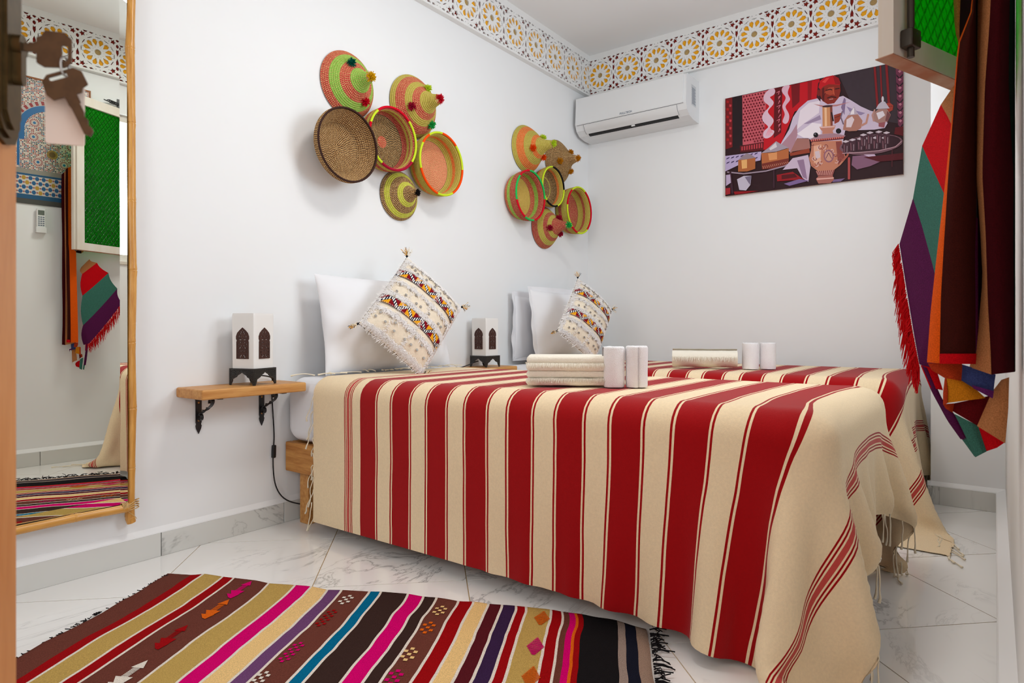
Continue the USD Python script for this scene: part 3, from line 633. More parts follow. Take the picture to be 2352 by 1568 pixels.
NOWHITE = {(0, 1), (22, 23), (23, 24), (26, 27), (27, 28), (28, 29), (29, 30), (25, 26)}
rb = np.array(RB); rdir = np.array([-0.886, -0.464]); RT = 1.02
lines, cols = [], []
for k, c in enumerate(RC):
    a, b = rb[k], rb[k + 1]; L = np.linalg.norm(b - a); w = min(0.0075, L * .3)
    white = k > 0 and (k - 1, k) not in NOWHITE and k < 24
    fr = ([(0, w / L, 'wh')] if white else []) + [((w / L if white else 0), 1.0, c)]
    for f0, f1, cc in fr:
        n = max(1, int((f1 - f0) * L / 0.012))
        for i in range(n):
            lines.append(a + (b - a) * (f0 + (f1 - f0) * i / n)); cols.append(_c[cc])
lines.append(rb[-1]); ln = np.array(lines); nt = 90; tv = np.linspace(0, RT, nt)
sarc = np.concatenate([[0], np.cumsum(np.linalg.norm(np.diff(ln, axis=0), axis=1))])
Sg, Tg = np.meshgrid(sarc, tv, indexing='ij')
tang = np.gradient(ln, axis=0); tang /= np.linalg.norm(tang, axis=1, keepdims=True)
def rug_point(i_ln, i_t, s, t):
    wob = 0.016 * (meshkit.fbm(np.stack([s * 3, t * 7, np.zeros(s.shape)], -1), 3, 4) - .5)
    curve = 0.010 * np.exp(-t / .05)
    end = 0.010 * (meshkit.noise(np.stack([s * 16, t * 0, np.zeros(s.shape)], -1), 2) - .5)
    xy = i_ln + (t + end * np.exp(-t / .1))[..., None] * rdir + (wob - curve)[..., None] * i_t
    z = 0.0055 + 0.010 * np.clip(meshkit.fbm(np.stack([s * 4.5, t * 6, np.full(s.shape, 3.0)], -1), 2, 9) - .42, 0, 1) * np.clip(t * 20, .3, 1)
    return np.concatenate([xy, z[..., None]], -1)
P = rug_point(np.repeat(ln[:, None], nt, 1), np.repeat(tang[:, None], nt, 1), Sg, Tg)
rug = thing('kilim_rug', 'striped woven rug in brown, red, pink and tan lying on the marble floor', 'rug', (1.0, 1.3, 0))
V2 = np.vstack([P.reshape(-1, 3), P.reshape(-1, 3) * [1, 1, 0] + [0, 0, 0.0008]]); f = grid_faces(*Sg.shape); nP = Sg.size
idx = np.arange(nP).reshape(Sg.shape); rim = np.concatenate([idx[:, 0], idx[-1, 1:], idx[-2::-1, -1], idx[0, -2:0:-1]]); r2 = np.roll(rim, -1)
side = np.stack([rim, rim + nP, r2 + nP, r2], 1); cc = np.repeat(np.array(cols), nt - 1, 0)
obj('woven_body', (V2, np.vstack([f, f[:, ::-1] + nP, side])), M['kilim'], rug, smooth=True, col=np.vstack([cc, cc, np.full((len(side), 3), 0.02)]))
# knotted dark fringe at the far end, loose threads at the near end
rng = np.random.default_rng(11); M['dark_yarn'] = mat('dark_wool_yarn', srgb(26, 24, 26), 0.9, 0.1)
fm = []
for k in range(190):
    t = rng.uniform(0, RT); p = np.array([*(rb[-1] + t * rdir), 0.008]); d = np.array([0.42, -0.9, 0]) + rng.normal(0, .45, 3) * [1, 1, .3]; d /= np.linalg.norm(d); L = rng.uniform(.02, .05)
    fm.append(tube(np.maximum(np.array([p, p + d * L * .5 + [0, 0, .004], p + d * L + rng.normal(0, .006, 3) * [1, 1, 0] - [0, 0, .002]]), [-9, -9, .003]), .0016, 4))
obj('fringe', cat(fm), M['dark_yarn'], rug, kind='stuff')
fm = []
for k in range(110):
    t = rng.uniform(0, RT); p = np.array([*(rb[0] + t * rdir), 0.006]); d = np.array([-.42, .9, 0]) + rng.normal(0, .5, 3) * [1, 1, 0]; d /= np.linalg.norm(d); L = rng.uniform(.006, .016)
    fm.append(tube(np.array([p, p + d * L * .5, p + d * L]), .0013, 4))
obj('edge_stitching', cat(fm), M['dark_yarn'], rug, kind='stuff')
# embroidered motifs on the plain stripes
nrm = np.array([-rdir[1], rdir[0]])
from scipy.interpolate import LinearNDInterpolator
_zr = LinearNDInterpolator(P[::3, ::3, :2].reshape(-1, 2), P[::3, ::3, 2].ravel(), fill_value=0.006)
def motif(quads, c, colr):
    vs, fs = [], []
    for q in quads:
        q = np.array(q, float); w = np.array(c) + q[:, :1] * rdir + q[:, 1:] * nrm; k = len(vs) * 4
        vs.append(np.column_stack([w, _zr(w) + 0.0016])); fs.append(np.array([[0, 1, 2], [0, 2, 3]]) + k)
    obj('embroidered_motif', (np.vstack(vs), np.vstack(fs)), M['kilim'], rug, col=np.tile(colr, (2 * len(quads), 1)))
def arrow():
    q = [[(-.055, 0), (-.02, .016), (-.02, .0), (-.02, -.016)], [(.02, .0), (.02, .022), (.075, .012), (.02, -.022)], [(.045, .02), (.075, .012), (.07, .0), (.045, -.02)]]
    for k in range(10): x = -.022 + k * .0048; q.append([(x, -.009), (x + .003, -.009), (x + .003, .009), (x, .009)])
    return q
def checks(n, s=.0085):
    q = []
    for i in range(-n, n + 1):
        for j in range(-1, 2):
            if (i + j) % 2 == 0 and abs(i) + abs(j) <= n: q.append([(i * s * 1.35 - s * .55, j * s * 1.2 - s * .5), (i * s * 1.35 + s * .55, j * s * 1.2 - s * .5), (i * s * 1.35 + s * .55, j * s * 1.2 + s * .5), (i * s * 1.35 - s * .55, j * s * 1.2 + s * .5)])
    return q
for c, k in (((1.078, 1.843), 'pk'), ((0.962, 1.769), 'orr'), ((0.806, 1.697), 'rd'), ((0.66, 1.596), 'wh')): motif(arrow(), c, _c[k])
for c, k, n in (((1.213, 1.517), 'wh', 2), ((1.105, 1.465), 'rd', 4), ((0.936, 1.377), 'pk', 4), ((0.825, 1.33), 'wh', 3), ((1.325, 1.248), 'cr', 2), ((1.226, 1.198), 'orr', 2), ((1.101, 1.139), 'cr', 2), ((1.006, 1.089), 'pk', 2)): motif(checks(n, .0085 if n > 2 else .010), c, _c[k])
def lozenge():
    return [[(x, -.022 * (1 - abs(x) / .05)), (x + .0035, -.022 * (1 - abs(x) / .05)), (x + .0035, .022 * (1 - abs(x) / .05)), (x, .022 * (1 - abs(x) / .05))] for x in np.arange(-.044, .044, .0055)]
for c, k in (((1.459, 0.992), 'orr'), ((1.321, 0.918), 'pk'), ((1.2, 0.846), 'orr')): motif(lozenge(), c, _c[k])

# ------------------------------------------------------------------ wall shelves with iron brackets
M['iron'] = mat('black_iron', (0.012, 0.012, 0.014), 0.35, 0.5, bump=0.2, bump_scale=120)
M['brass_screw'] = mat('brass_screw', srgb(176, 124, 66), 0.35, 0.5, metal=0.7)
def wall_shelf(label, x0, x1, zt, dep=0.188):
    o = thing('wall_shelf', label, 'shelf', ((x0 + x1) / 2, YA, zt), group=None)
    obj('board', rbox(x0, YA - dep, zt - 0.036, x1, YA - 0.001, zt, 0.007, 3), M['pine'], o, smooth=40)
    for bxx in (x0 + 0.082, x0 + 0.338):
        y = YA - 0.001
        plate = extrude(Polygon([(-.011, 0), (.011, 0), (.011, -.098), (.0085, -.106), (.011, -.112), (.009, -.122), (0, -.142), (-.009, -.122), (-.011, -.112), (-.0085, -.106), (-.011, -.098)]), 0.004)
        b = obj('bracket', frame(plate, (bxx, y, zt - 0.036), (1, 0, 0), (0, 0, 1), (0, -1, 0)), M['iron'], o)
        obj('bracket_arm', rbox(bxx - .010, y - dep + .03, zt - 0.041, bxx + .010, y - .004, zt - 0.0365, .001, 1), M['iron'], b)
        n = 40; tq = np.linspace(0, 1, n)
        pts = spline([(bxx, y - .006, zt - .112), (bxx, y - .035, zt - .092), (bxx, y - .070, zt - .078), (bxx, y - .098, zt - .062), (bxx, y - .104, zt - .048), (bxx, y - .096, zt - .0420), (bxx, y - .086, zt - .046), (bxx, y - .084, zt - .060)], n)
        hw = np.full(n, .0062); tw = np.where((tq > .12) & (tq < .5), (tq - .12) / .38 * math.pi * 2, 0.0)
        tn_ = np.gradient(pts, axis=0); tn_ /= np.linalg.norm(tn_, axis=1, keepdims=True); sd = np.array([1.0, 0, 0]); up = np.cross(tn_, sd)
        ca, sa = np.cos(tw)[:, None], np.sin(tw)[:, None]; A = ca * sd + sa * up; Bv = -sa * sd + ca * up
        ring = np.stack([pts + A * .0062 + Bv * .0016, pts - A * .0062 + Bv * .0016, pts - A * .0062 - Bv * .0016, pts + A * .0062 - Bv * .0016], 1)
        i, j = np.meshgrid(np.arange(n - 1), np.arange(4), indexing='ij'); q = np.stack([i * 4 + j, i * 4 + (j + 1) % 4, (i + 1) * 4 + (j + 1) % 4, (i + 1) * 4 + j], -1).reshape(-1, 4)
        obj('twisted_brace', (ring.reshape(-1, 3), np.vstack([q, [[0, 1, 2, 3], [4 * n - 1, 4 * n - 2, 4 * n - 3, 4 * n - 4]]])), M['iron'], b)
        sc = spline([(bxx, y - .006, zt - .118), (bxx, y - .016, zt - .126), (bxx, y - .026, zt - .118), (bxx, y - .022, zt - .106), (bxx, y - .014, zt - .110)], 20)
        obj('scroll', cat([tube(sc + [dx, 0, 0], .002, 6) for dx in (-.004, -.001, .002, .005)]), M['iron'], b, smooth=True)
        for dz in (-.026, -.092): obj('screw', frame(lathe([(0, .0022), (.0032, .0016), (.0042, 0)], 12), (bxx, y - .004, zt - .036 + dz), (1, 0, 0), (0, 0, 1), (0, -1, 0)), M['brass_screw'], b, smooth=True)
    return o
wall_shelf('pine wall shelf on black twisted iron brackets, left of the nearer bed', 1.125, 1.543, 0.589)
wall_shelf('pine wall shelf between the two beds, mostly hidden behind the striped bedspread', 2.52, 2.945, 0.589)

# ------------------------------------------------------------------ lantern lamps
M['shade'] = usdkit.material(stage, '/World/Looks/lamp_shade', {'p': ('principled_bsdf', {'base_color': (0.88, 0.87, 0.85), 'roughness': 0.45})}, [], surface='p.BSDF')
M['walnut'] = mat('dark_walnut', srgb(74, 44, 36), 0.55, 0.3, vary=0.3, scale=90)
M['black_ply'] = mat('black_lacquer', (0.016, 0.015, 0.015), 0.35, 0.5)
M['cable'] = mat('black_cable', (0.012, 0.012, 0.013), 0.45, 0.4)
def plaque():
    L = [(-.0185, 0), (-.0185, .051), (-.017, .0545), (-.0195, .060), (-.0195, .068), (-.016, .078), (-.009, .086), (0, .094)]
    out = Polygon(L + [(-x, y) for x, y in L[::-1]][1:])
    holes = []
    def el(x, y, a, b, r=0):
        for s in (-1, 1):
            holes.append(affinity.translate(affinity.rotate(affinity.scale(Point(0, 0).buffer(1, 3), a, b), r * s, origin=(0, 0)), x * s, y))
    for x, y, a, b, r in ((.0045, .0095, .0016, .0038, 30), (.007, .0055, .0028, .0011, 10), (.005, .0235, .0016, .0016, 0), (.0078, .033, .0014, .004, 35), (.0046, .0395, .002, .0012, -30), (.0128, .044, .0012, .003, 0), (.0065, .049, .0015, .002, 0), (.0065, .0575, .0042, .0009, 0), (.0105, .067, .0012, .0042, 10), (.0055, .0755, .0014, .002, 0), (.0042, .0805, .0016, .0018, 20), (.0052, .066, .001, .004, 0), (.0128, .02, .001, .003, 0), (.0115, .012, .001, .0022, 20), (.0125, .03, .001, .0025, 0)): el(x, y, a, b, r)
    for y in (.0245, .034, .0595, .086): holes.append(Point(0, y).buffer(.0013, 3))
    return out, out.difference(unary_union(holes))
PL_OUT, PL = plaque()
def base_panel(w, h):
    hw = w / 2; hb_max = h - .007
    arch = [(-hw + .0085, 0), (-hw + .0085, .004), (-hw + .011, .006), (-hw + .0125, .011), (-hw + .014, .0125), (-hw + .016, .022)] + [(-.026 * math.cos(a), .026 + .016 * math.sin(a)) for a in np.linspace(.25, 1.15, 6)] + [(-.005, .0445), (0, .048)]
    body = sbox(-hw, 0, hw, h).difference(Polygon(arch + [(-x, y) for x, y in arch[::-1]][1:]))
    hs = []
    for s in (-1, 1):
        for k in range(6): hs.append(Point(s * (.006 + k * .0068), .0555).buffer(.0013, 3))
    region = body.buffer(-.0030)
    for i in range(-14, 15):
        for j in range(12):
            p = Point(i * .0046 + (.0023 if j % 2 else 0), .012 + j * .0042)
            if region.contains(p.buffer(.0012, 2)) and p.y < hb_max: hs.append(p.buffer(.00135, 2))
    return body.difference(unary_union([q.intersection(body.buffer(-.0012)) for q in hs[-400:]]))
def lantern(label, cx, cy, z0, rot, cord, switch=None):
    o = thing('table_lamp', label, 'lamp', (cx, cy, z0))
    s, hs = 0.104, 0.205; bs, hb = 0.118, 0.062
    cr, sr = math.cos(rot), math.sin(rot); ex, ey = np.array([cr, sr, 0]), np.array([-sr, cr, 0]); c = np.array([cx, cy, z0 + .0005])
    bp = extrude(base_panel(bs, hb), 0.004)
    for k in range(4):
        a = rot + k * math.pi / 2; n = np.array([math.sin(a), -math.cos(a), 0]); u = np.array([math.cos(a), math.sin(a), 0])
        obj('base_panel', frame(bp, c + n * (bs / 2 - .004 - .0002 * k), u, (0, 0, 1), n), M['black_ply'], o)
    obj('base_top', frame(bx(-bs / 2 + .0045, -bs / 2 + .0045, hb - .004, bs / 2 - .0045, bs / 2 - .0045, hb), c, ex, ey, (0, 0, 1)), M['black_ply'], o)
    outer = sbox(-s / 2 + .006, -s / 2 + .006, s / 2 - .006, s / 2 - .006).buffer(.006, 3); inner = outer.buffer(-.0035)
    zs = [0.0, hs * .96, hs]; sc = [1.0, 1.03, 1.0]
    def ringm(pg, scl): v = np.array(pg.exterior.coords)[:-1]; return np.stack([np.column_stack([v * q, np.full(len(v), z)]) for q, z in zip(scl, zs)], 0)
    a, b = ringm(outer, sc), ringm(inner, sc); vs, fs = [], []
    def skin(R, flip, off):
        n = R.shape[1]; i, j = np.meshgrid(np.arange(len(R) - 1), np.arange(n), indexing='ij'); q = np.stack([i * n + j, i * n + (j + 1) % n, (i + 1) * n + (j + 1) % n, (i + 1) * n + j], -1).reshape(-1, 4) + off
        return q[:, ::-1] if flip else q
    na, nb = a.reshape(-1, 3), b.reshape(-1, 3)
    F_ = [skin(a, False, 0), skin(b, True, len(na))]
    n = a.shape[1]; m = b.shape[1]
    shade = trimesh.Trimesh(np.vstack([na, nb]), np.vstack([np.vstack([q[:, [0, 1, 2]], q[:, [0, 2, 3]]]) for q in F_]), process=False)
    lipt = extrude(outer.difference(inner), .002)
    sh = obj('shade', frame(moved(shade, (0, 0, hb)), c, ex, ey, (0, 0, 1)), M['shade'], o, smooth=40)
    obj('shade_rim', frame(moved(lipt, (0, 0, hb + hs - .001)), c, ex, ey, (0, 0, 1)), M['shade'], sh)
    obj('shade_lid', frame(bx(-s / 2 + .008, -s / 2 + .008, hb + hs - .004, s / 2 - .02, s / 2 - .008, hb + hs - .0025), c, ex, ey, (0, 0, 1)), M['black_ply'], sh)
    pq = extrude(PL.buffer(0), .0028); scale = 1.18
    pq.apply_scale([1.52, 1.24, 1])
    for k in range(4):
        al = rot + k * math.pi / 2; nn_ = np.array([math.sin(al), -math.cos(al), 0]); u = np.array([math.cos(al), math.sin(al), 0])
        obj('arched_plaque', frame(pq, c + nn_ * (s / 2 + .0006) + [0, 0, hb + .036], u, (0, 0, 1), nn_), M['walnut'], o)
    obj('cord', tube(spline(cord, 60), .0027, 6), M['cable'], o, smooth=True)
    if switch is not None:
        p, d = switch; obj('cord_switch', frame(rbox(-.008, -.026, -.007, .008, .026, .007, .004, 2), p, (1, 0, 0), d, np.cross((1, 0, 0), d)), M['cable'], o, smooth=40)
    return o
lantern('white box lamp with dark arched plaques on the shelf left of the nearer bed', 1.366, 2.257, 0.589, math.radians(58.8 - 45.0 + 3), [(1.39, 2.29, 0.62), (1.44, 2.318, 0.615), (1.485, 2.332, 0.606), (1.505, 2.3455, 0.594), (1.5075, 2.3535, 0.573), (1.5075, 2.3540, 0.54), (1.512, 2.351, 0.44), (1.516, 2.351, 0.35), (1.511, 2.350, 0.27), (1.512, 2.349, 0.22), (1.520, 2.345, 0.16), (1.55, 2.335, 0.105), (1.60, 2.32, 0.075), (1.68, 2.30, 0.05)], ((1.5135, 2.349, 0.30), (0.03, 0, 1)))
lantern('white box lamp with dark arched plaques on the shelf between the beds', 2.765, 2.262, 0.589, math.radians(39.4 - 45.0 + 4), [(2.74, 2.29, 0.62), (2.70, 2.30, 0.61), (2.66, 2.32, 0.594), (2.60, 2.33, 0.592)])

# ------------------------------------------------------------------ coiled baskets and cone lids on the wall
M['coil'] = usdkit.material(stage, '/World/Looks/coiled_straw', {
    'a': ('attribute', {'attribute': 'col'}), 'u': ('attribute', {'attribute': 'st'}), 'sx': ('separate_xyz', {}), 'fr': ('math', {'math_type': 'fraction'}), 'lt': ('math', {'math_type': 'less_than'}),
    'tc': ('texture_coordinate', {}), 'n': ('noise_texture', {'scale': 120.0, 'detail': 3.0}), 'r': ('rgb_ramp', {'ramp': [(0, srgb(120, 84, 44)), (0.4, srgb(186, 144, 88)), (0.65, srgb(216, 178, 122)), (1, srgb(226, 192, 140))]}),
    'jit': ('math', {'math_type': 'multiply_add', 'value2': 0.5, 'value3': -0.25}), 'ad': ('math', {'math_type': 'add'}), 'm': ('mix_color', {}),
    'p': ('principled_bsdf', {'roughness': 0.75, 'specular_ior_level': 0.2})},
    [('u.vector', 'sx.vector'), ('tc.object', 'n.vector'), ('n.fac', 'jit.value1'), ('sx.x', 'ad.value1'), ('jit.value', 'ad.value2'), ('ad.value', 'fr.value1'), ('fr.value', 'lt.value1'), ('sx.y', 'lt.value2'), ('n.fac', 'r.fac'), ('r.color', 'm.a'), ('a.color', 'm.b'), ('lt.value', 'm.fac'), ('m.result', 'p.base_color')], surface='p.BSDF')
M['wrap'] = mat_col('yarn_wrap', 0.85, 0.15, bump=0.8, bump_scale=500)
YB = {'lime': srgb(196, 214, 60), 'olive': srgb(186, 178, 74), 'red': srgb(196, 24, 52), 'crim': srgb(170, 16, 52), 'green': srgb(120, 200, 70), 'orange': srgb(238, 108, 36), 'brown': srgb(62, 40, 34), 'black': srgb(26, 22, 22), 'gold': srgb(206, 176, 84), 'pinkish': srgb(236, 138, 110), 'emerald': srgb(40, 190, 90), 'neon': srgb(206, 232, 50), 'fire': srgb(250, 80, 10), 'scarlet': srgb(214, 10, 40), 'teal': srgb(0, 96, 76), 'yellow': srgb(236, 184, 10), 'amber': srgb(206, 132, 14)}
PITCH = 0.0088
def coils(profile, colour_of, fill, seed, nseg=72):
    """Stitched coils along a profile (r, d). colour_of(fraction along the profile) -> colour name; fill: share of the coil covered by stitches."""
    pr = spline(np.column_stack([np.asarray(profile, float), np.zeros(len(profile))]), 300)[:, :2]
    s = np.concatenate([[0], np.cumsum(np.linalg.norm(np.diff(pr, axis=0), axis=1))]); n = max(3, int(s[-1] / PITCH)); rng = np.random.default_rng(seed)
    tg = np.gradient(pr, axis=0); tg /= np.linalg.norm(tg, axis=1, keepdims=True); nr = np.stack([tg[:, 1], -tg[:, 0]], 1)
    V_, F_, C_, U_ = [], [], [], []; off = 0
    for k in range(n):
        q = np.linspace(k, k + 1, 5) / n * s[-1]; r = np.interp(q, s, pr[:, 0]); d = np.interp(q, s, pr[:, 1]); nx = np.interp(q, s, nr[:, 0]); ny = np.interp(q, s, nr[:, 1])
        b = np.sin(np.linspace(0, math.pi, 5)) ** .7 * .0028; r = np.maximum(r + nx * b, 0.0003); d = d + ny * b
        ang = np.linspace(0, 2 * math.pi, nseg + 1); A, R_ = np.meshgrid(ang, r, indexing='xy'); D_ = np.repeat(d[:, None], nseg + 1, 1)
        V_.append(np.stack([R_ * np.cos(A), R_ * np.sin(A), D_], -1).reshape(-1, 3))
        ns = max(6, int(2 * math.pi * r.mean() / 0.0078)); lean = np.linspace(0, .35, 5)[:, None]
        u = A / (2 * math.pi) * ns + rng.uniform() + lean
        cn = colour_of((k + .5) / n); fl = fill(cn) if callable(fill) else fill
        U_.append(np.stack([u, np.full(u.shape, fl)], -1).reshape(-1, 2)); g = grid_faces(5, nseg + 1); F_.append(g + off); off += 5 * (nseg + 1)
        C_.append(np.tile(YB[cn], (len(g), 1)))
    return np.vstack(V_), np.vstack(F_), np.vstack(C_), np.vstack(U_)
def on_wall(v, x, z, d0=0.0, tilt=(0, 0)):
    """Local (x right, y up, d out of the wall) to the world."""
    p = np.column_stack([v[:, 0], v[:, 1], v[:, 2]])
    return np.column_stack([x + p[:, 0] + tilt[0] * p[:, 2], YA - d0 - p[:, 2], z + p[:, 1] + tilt[1] * p[:, 2]])
FILL = lambda c: {'brown': .42, 'black': .5, 'gold': .8, 'pinkish': .55, 'olive': .72, 'crim': .62, 'red': .5}.get(c, .62)
def pompom(o, p, r, mtcol, seed, d=(0, -1, 0)):
    rng = np.random.default_rng(seed); d = np.array(d, float); d /= np.linalg.norm(d); ms = []
    for k in range(110):
        q = rng.normal(0, 1, 3); q /= np.linalg.norm(q); q = q + d * .55; q /= np.linalg.norm(q); L = r * rng.uniform(.75, 1.2)
        e = np.asarray(p) + q * L; m_ = np.asarray(p) + q * L * .5 + rng.normal(0, r * .05, 3); ms.append(tube(np.array([p, m_, e]), [.0016, .0019, .0013], 4))
    key = 'pom_' + mtcol
    if key not in M: M[key] = mat(key, YB[mtcol], 0.9, 0.1, vary=0.35, scale=300)
    obj('pompom', cat(ms), M[key], o)
CONE = [(1.0, 0.0), (0.97, 0.05), (0.86, 0.17), (0.70, 0.31), (0.53, 0.44), (0.38, 0.56), (0.27, 0.68), (0.20, 0.80), (0.16, 0.92), (0.13, 1.0)]
def cone_lid(label, x, z, R, h, bands, poms, tipcol, seed, tilt=(0, 0), group=None, d0=0.004):
    o = thing('basket_lid', label, 'basket lid', (x, YA, z), group=group)
    pr = [(R * a, h * b) for a, b in CONE]
    def colour_of(f):
        for e, c in bands:
            if f <= e: return c
        return bands[-1][1]
    v, f, c, u = coils(pr, colour_of, FILL, seed); w = on_wall(v, x, z, d0, tilt)
    obj('coiled_cone', (w, f), M['coil'], o, smooth=True, col=c, uv=u)
    top = on_wall(np.array([[0, 0, h + .004]]), x, z, d0, tilt)[0]
    obj('cone_cap', frame(lathe([(R * .135, -.004), (R * .11, .003), (0, .005)], 18), top, (1, 0, 0), (0, 0, 1), (0, -1, 0)), M['coil'], o, smooth=True, col=np.tile(YB[bands[-1][1]], (72, 1)), uv=np.zeros((54, 2)))
    pompom(o, top + [0, -.004, 0], .024 if tipcol != 'black' else .018, tipcol, seed + 1)
    for k, (ang, fr, colr) in enumerate(poms):
        a = math.radians(ang); r = np.interp(1 - fr, [q[0] for q in CONE][::-1], [q[0] for q in CONE][::-1]); r = R * (1 - fr); d = h * np.interp(1 - fr, [q[0] for q in CONE][::-1], [q[1] for q in CONE][::-1])
        p = on_wall(np.array([[r * math.cos(a), r * math.sin(a), d + .010]]), x, z, d0, tilt)[0]; pompom(o, p, .022, colr, seed + 3 + k, (math.cos(a), -.8, math.sin(a)))
    return o
def basket(label, x, z, R, Rb, dep, bottom, wall, rim, seed, group=None, d0=0.004, rim_r=0.0058, scalloped=False):
    """Round tray with its bottom on the wall. bottom, wall: (fraction, colour) bands; rim: colours of the wrapped segments."""
    o = thing('coiled_basket', label, 'basket', (x, YA, z), group=group)
    pick = lambda bands: (lambda f: next((c for e, c in bands if f <= e), bands[-1][1]))
    v, f, c, u = coils([(0.001, .010), (Rb * .5, .010), (Rb * .93, .011)], pick(bottom), FILL, seed); v2 = v.copy()
    # inside of the bottom faces the room
    obj('basket_bottom', (on_wall(v, x, z, d0), f), M['coil'], o, smooth=True, col=c, uv=u)
    inner = [(Rb * .94, .012), (Rb * .99, .02), (Rb + (R - Rb) * .5 - .004, dep * .5), (R - .005, dep)]
    v, f, c, u = coils(inner, pick(wall), FILL, seed + 1); v[:, :2] *= 1.0
    obj('inner_wall', (on_wall(v, x, z, d0), f), M['coil'], o, smooth=True, col=c, uv=u)
    outer = [(R + .003, dep), (Rb + (R - Rb) * .55 + .006, dep * .5), (Rb + .006, .018), (Rb, .004), (Rb * .9, .0005)]
    v, f, c, u = coils(outer, pick([(1 - e0, c0) for e0, c0 in [(0, wall[-1][1])]] if len(wall) == 1 else [(1 - a, cc_) for a, cc_ in zip([e for e, _ in wall[:-1]][::-1] + [0], [c0 for _, c0 in wall][::-1])]), FILL, seed + 2)
    obj('outer_wall', (on_wall(v, x, z, d0), f[:, ::-1]), M['coil'], o, smooth=True, col=c, uv=u)
    n = 120; ang = np.arange(n) * 2 * math.pi / n; k = 8; ph = np.arange(k) * 2 * math.pi / k
    A, Ph = np.meshgrid(ang, ph, indexing='ij'); rr = rim_r * (1 + (0.12 * np.sin(A * 61) if scalloped else 0)) 
    v = np.stack([(R + rr * np.cos(Ph)) * np.cos(A), (R + rr * np.cos(Ph)) * np.sin(A), dep + .003 + rr * np.sin(Ph)], -1).reshape(-1, 3)
    i, j = np.meshgrid(np.arange(n), np.arange(k), indexing='ij'); q = np.stack([i * k + j, i * k + (j + 1) % k, ((i + 1) % n) * k + (j + 1) % k, ((i + 1) % n) * k + j], -1).reshape(-1, 4)
    tot = sum(w for w, _ in rim); cum = np.cumsum([w for w, _ in rim]) / tot; cl = np.array([YB[rim[int(np.searchsorted(cum, (a + .5) / n, 'left'))][1]] for a in range(n)])
    obj('wrapped_rim', (on_wall(v, x, z, d0), q[:, ::-1]), M['wrap'], o, smooth=True, col=np.repeat(cl, k, 0))
    return o
cone_lid('red and green cone lid with a yellow tip pompom, top left of near cluster', 1.89, 1.907, 0.148, 0.150, [(.18, 'red'), (.42, 'green'), (.62, 'red'), (1, 'green')], [(118, .48, 'teal'), (-58, .40, 'scarlet')], 'yellow', 21)
cone_lid('olive and red cone lid with a red tip pompom, top right of the near cluster', 2.30, 1.921, 0.155, 0.178, [(.12, 'olive'), (.30, 'red'), (.46, 'olive'), (.62, 'red'), (1, 'olive')], [(205, .42, 'crim'), (85, .56, 'neon'), (-52, .30, 'emerald')], 'scarlet', 22)
cone_lid('small lime and black cone lid with a black pompom, lowest of the near cluster', 2.205, 1.455, 0.121, 0.120, [(.10, 'brown'), (.30, 'lime'), (.50, 'brown'), (.66, 'lime'), (1, 'brown')], [], 'black', 23)
basket('dark brown stitched round basket on the left of the near cluster', 1.792, 1.590, 0.156, 0.116, 0.085, [(1, 'brown')], [(1, 'brown')], [(1, 'brown')], 24, scalloped=True, rim_r=.0045, d0=0.048)
basket('round basket with a crimson and lime rim, dark bottom and red centre', 2.086, 1.692, 0.145, 0.136, 0.088, [(.20, 'red'), (1, 'black')], [(.3, 'crim'), (.5, 'olive'), (.72, 'crim'), (.9, 'olive'), (1, 'crim')], [(8, 'neon'), (5, 'scarlet'), (9, 'scarlet'), (5, 'neon'), (6, 'scarlet'), (7, 'neon'), (14, 'crim'), (6, 'neon')][::1], 25, d0=0.006)
basket('round basket with an orange and lime wrapped rim and a peach bottom', 2.41, 1.639, 0.157, 0.140, 0.092, [(1, 'pinkish')], [(.35, 'olive'), (.6, 'orange'), (1, 'olive')], [(8, 'neon'), (7, 'fire'), (6, 'neon'), (4, 'fire'), (8, 'neon'), (10, 'fire'), (7, 'neon'), (10, 'fire')], 26, d0=0.008)
cone_lid('tall olive and orange cone lid with lime and orange pompoms, top of the far cluster', 3.28, 1.925, 0.146, 0.195, [(.13, 'olive'), (.32, 'orange'), (.50, 'olive'), (.62, 'orange'), (1, 'olive')], [(70, .60, 'neon'), (200, .52, 'fire'), (-50, .50, 'fire')], 'neon', 27)
cone_lid('plain dark brown cone lid with amber pompoms in the far cluster', 3.642, 1.920, 0.145, 0.150, [(1, 'brown')], [(195, .45, 'amber'), (70, .62, 'amber'), (-50, .45, 'amber')], 'amber', 28)
cone_lid('crimson and lime cone lid with a green tip pompom, lowest of the far cluster', 3.48, 1.458, 0.136, 0.180, [(.16, 'crim'), (.32, 'olive'), (.46, 'crim'), (.6, 'olive'), (1, 'crim')], [(195, .50, 'crim'), (80, .62, 'crim'), (-55, .60, 'crim')], 'emerald', 29)
basket('round basket with a green and crimson wrapped rim and a plain straw bottom', 3.19, 1.608, 0.149, 0.132, 0.100, [(1, 'gold')], [(.3, 'red'), (.62, 'green'), (1, 'crim')], [(8, 'emerald'), (8, 'emerald'), (7, 'scarlet'), (10, 'emerald'), (8, 'scarlet'), (6, 'emerald'), (13, 'scarlet')], 30)
basket('small black basket with a narrow lime and black rim, middle of the far cluster', 3.465, 1.712, 0.125, 0.113, 0.082, [(.6, 'black'), (.75, 'olive'), (1, 'black')], [(.4, 'black'), (.65, 'orange'), (1, 'olive')], [(6, 'black'), (8, 'black'), (8, 'neon'), (12, 'neon'), (9, 'black'), (10, 'neon')], 31, d0=0.006)
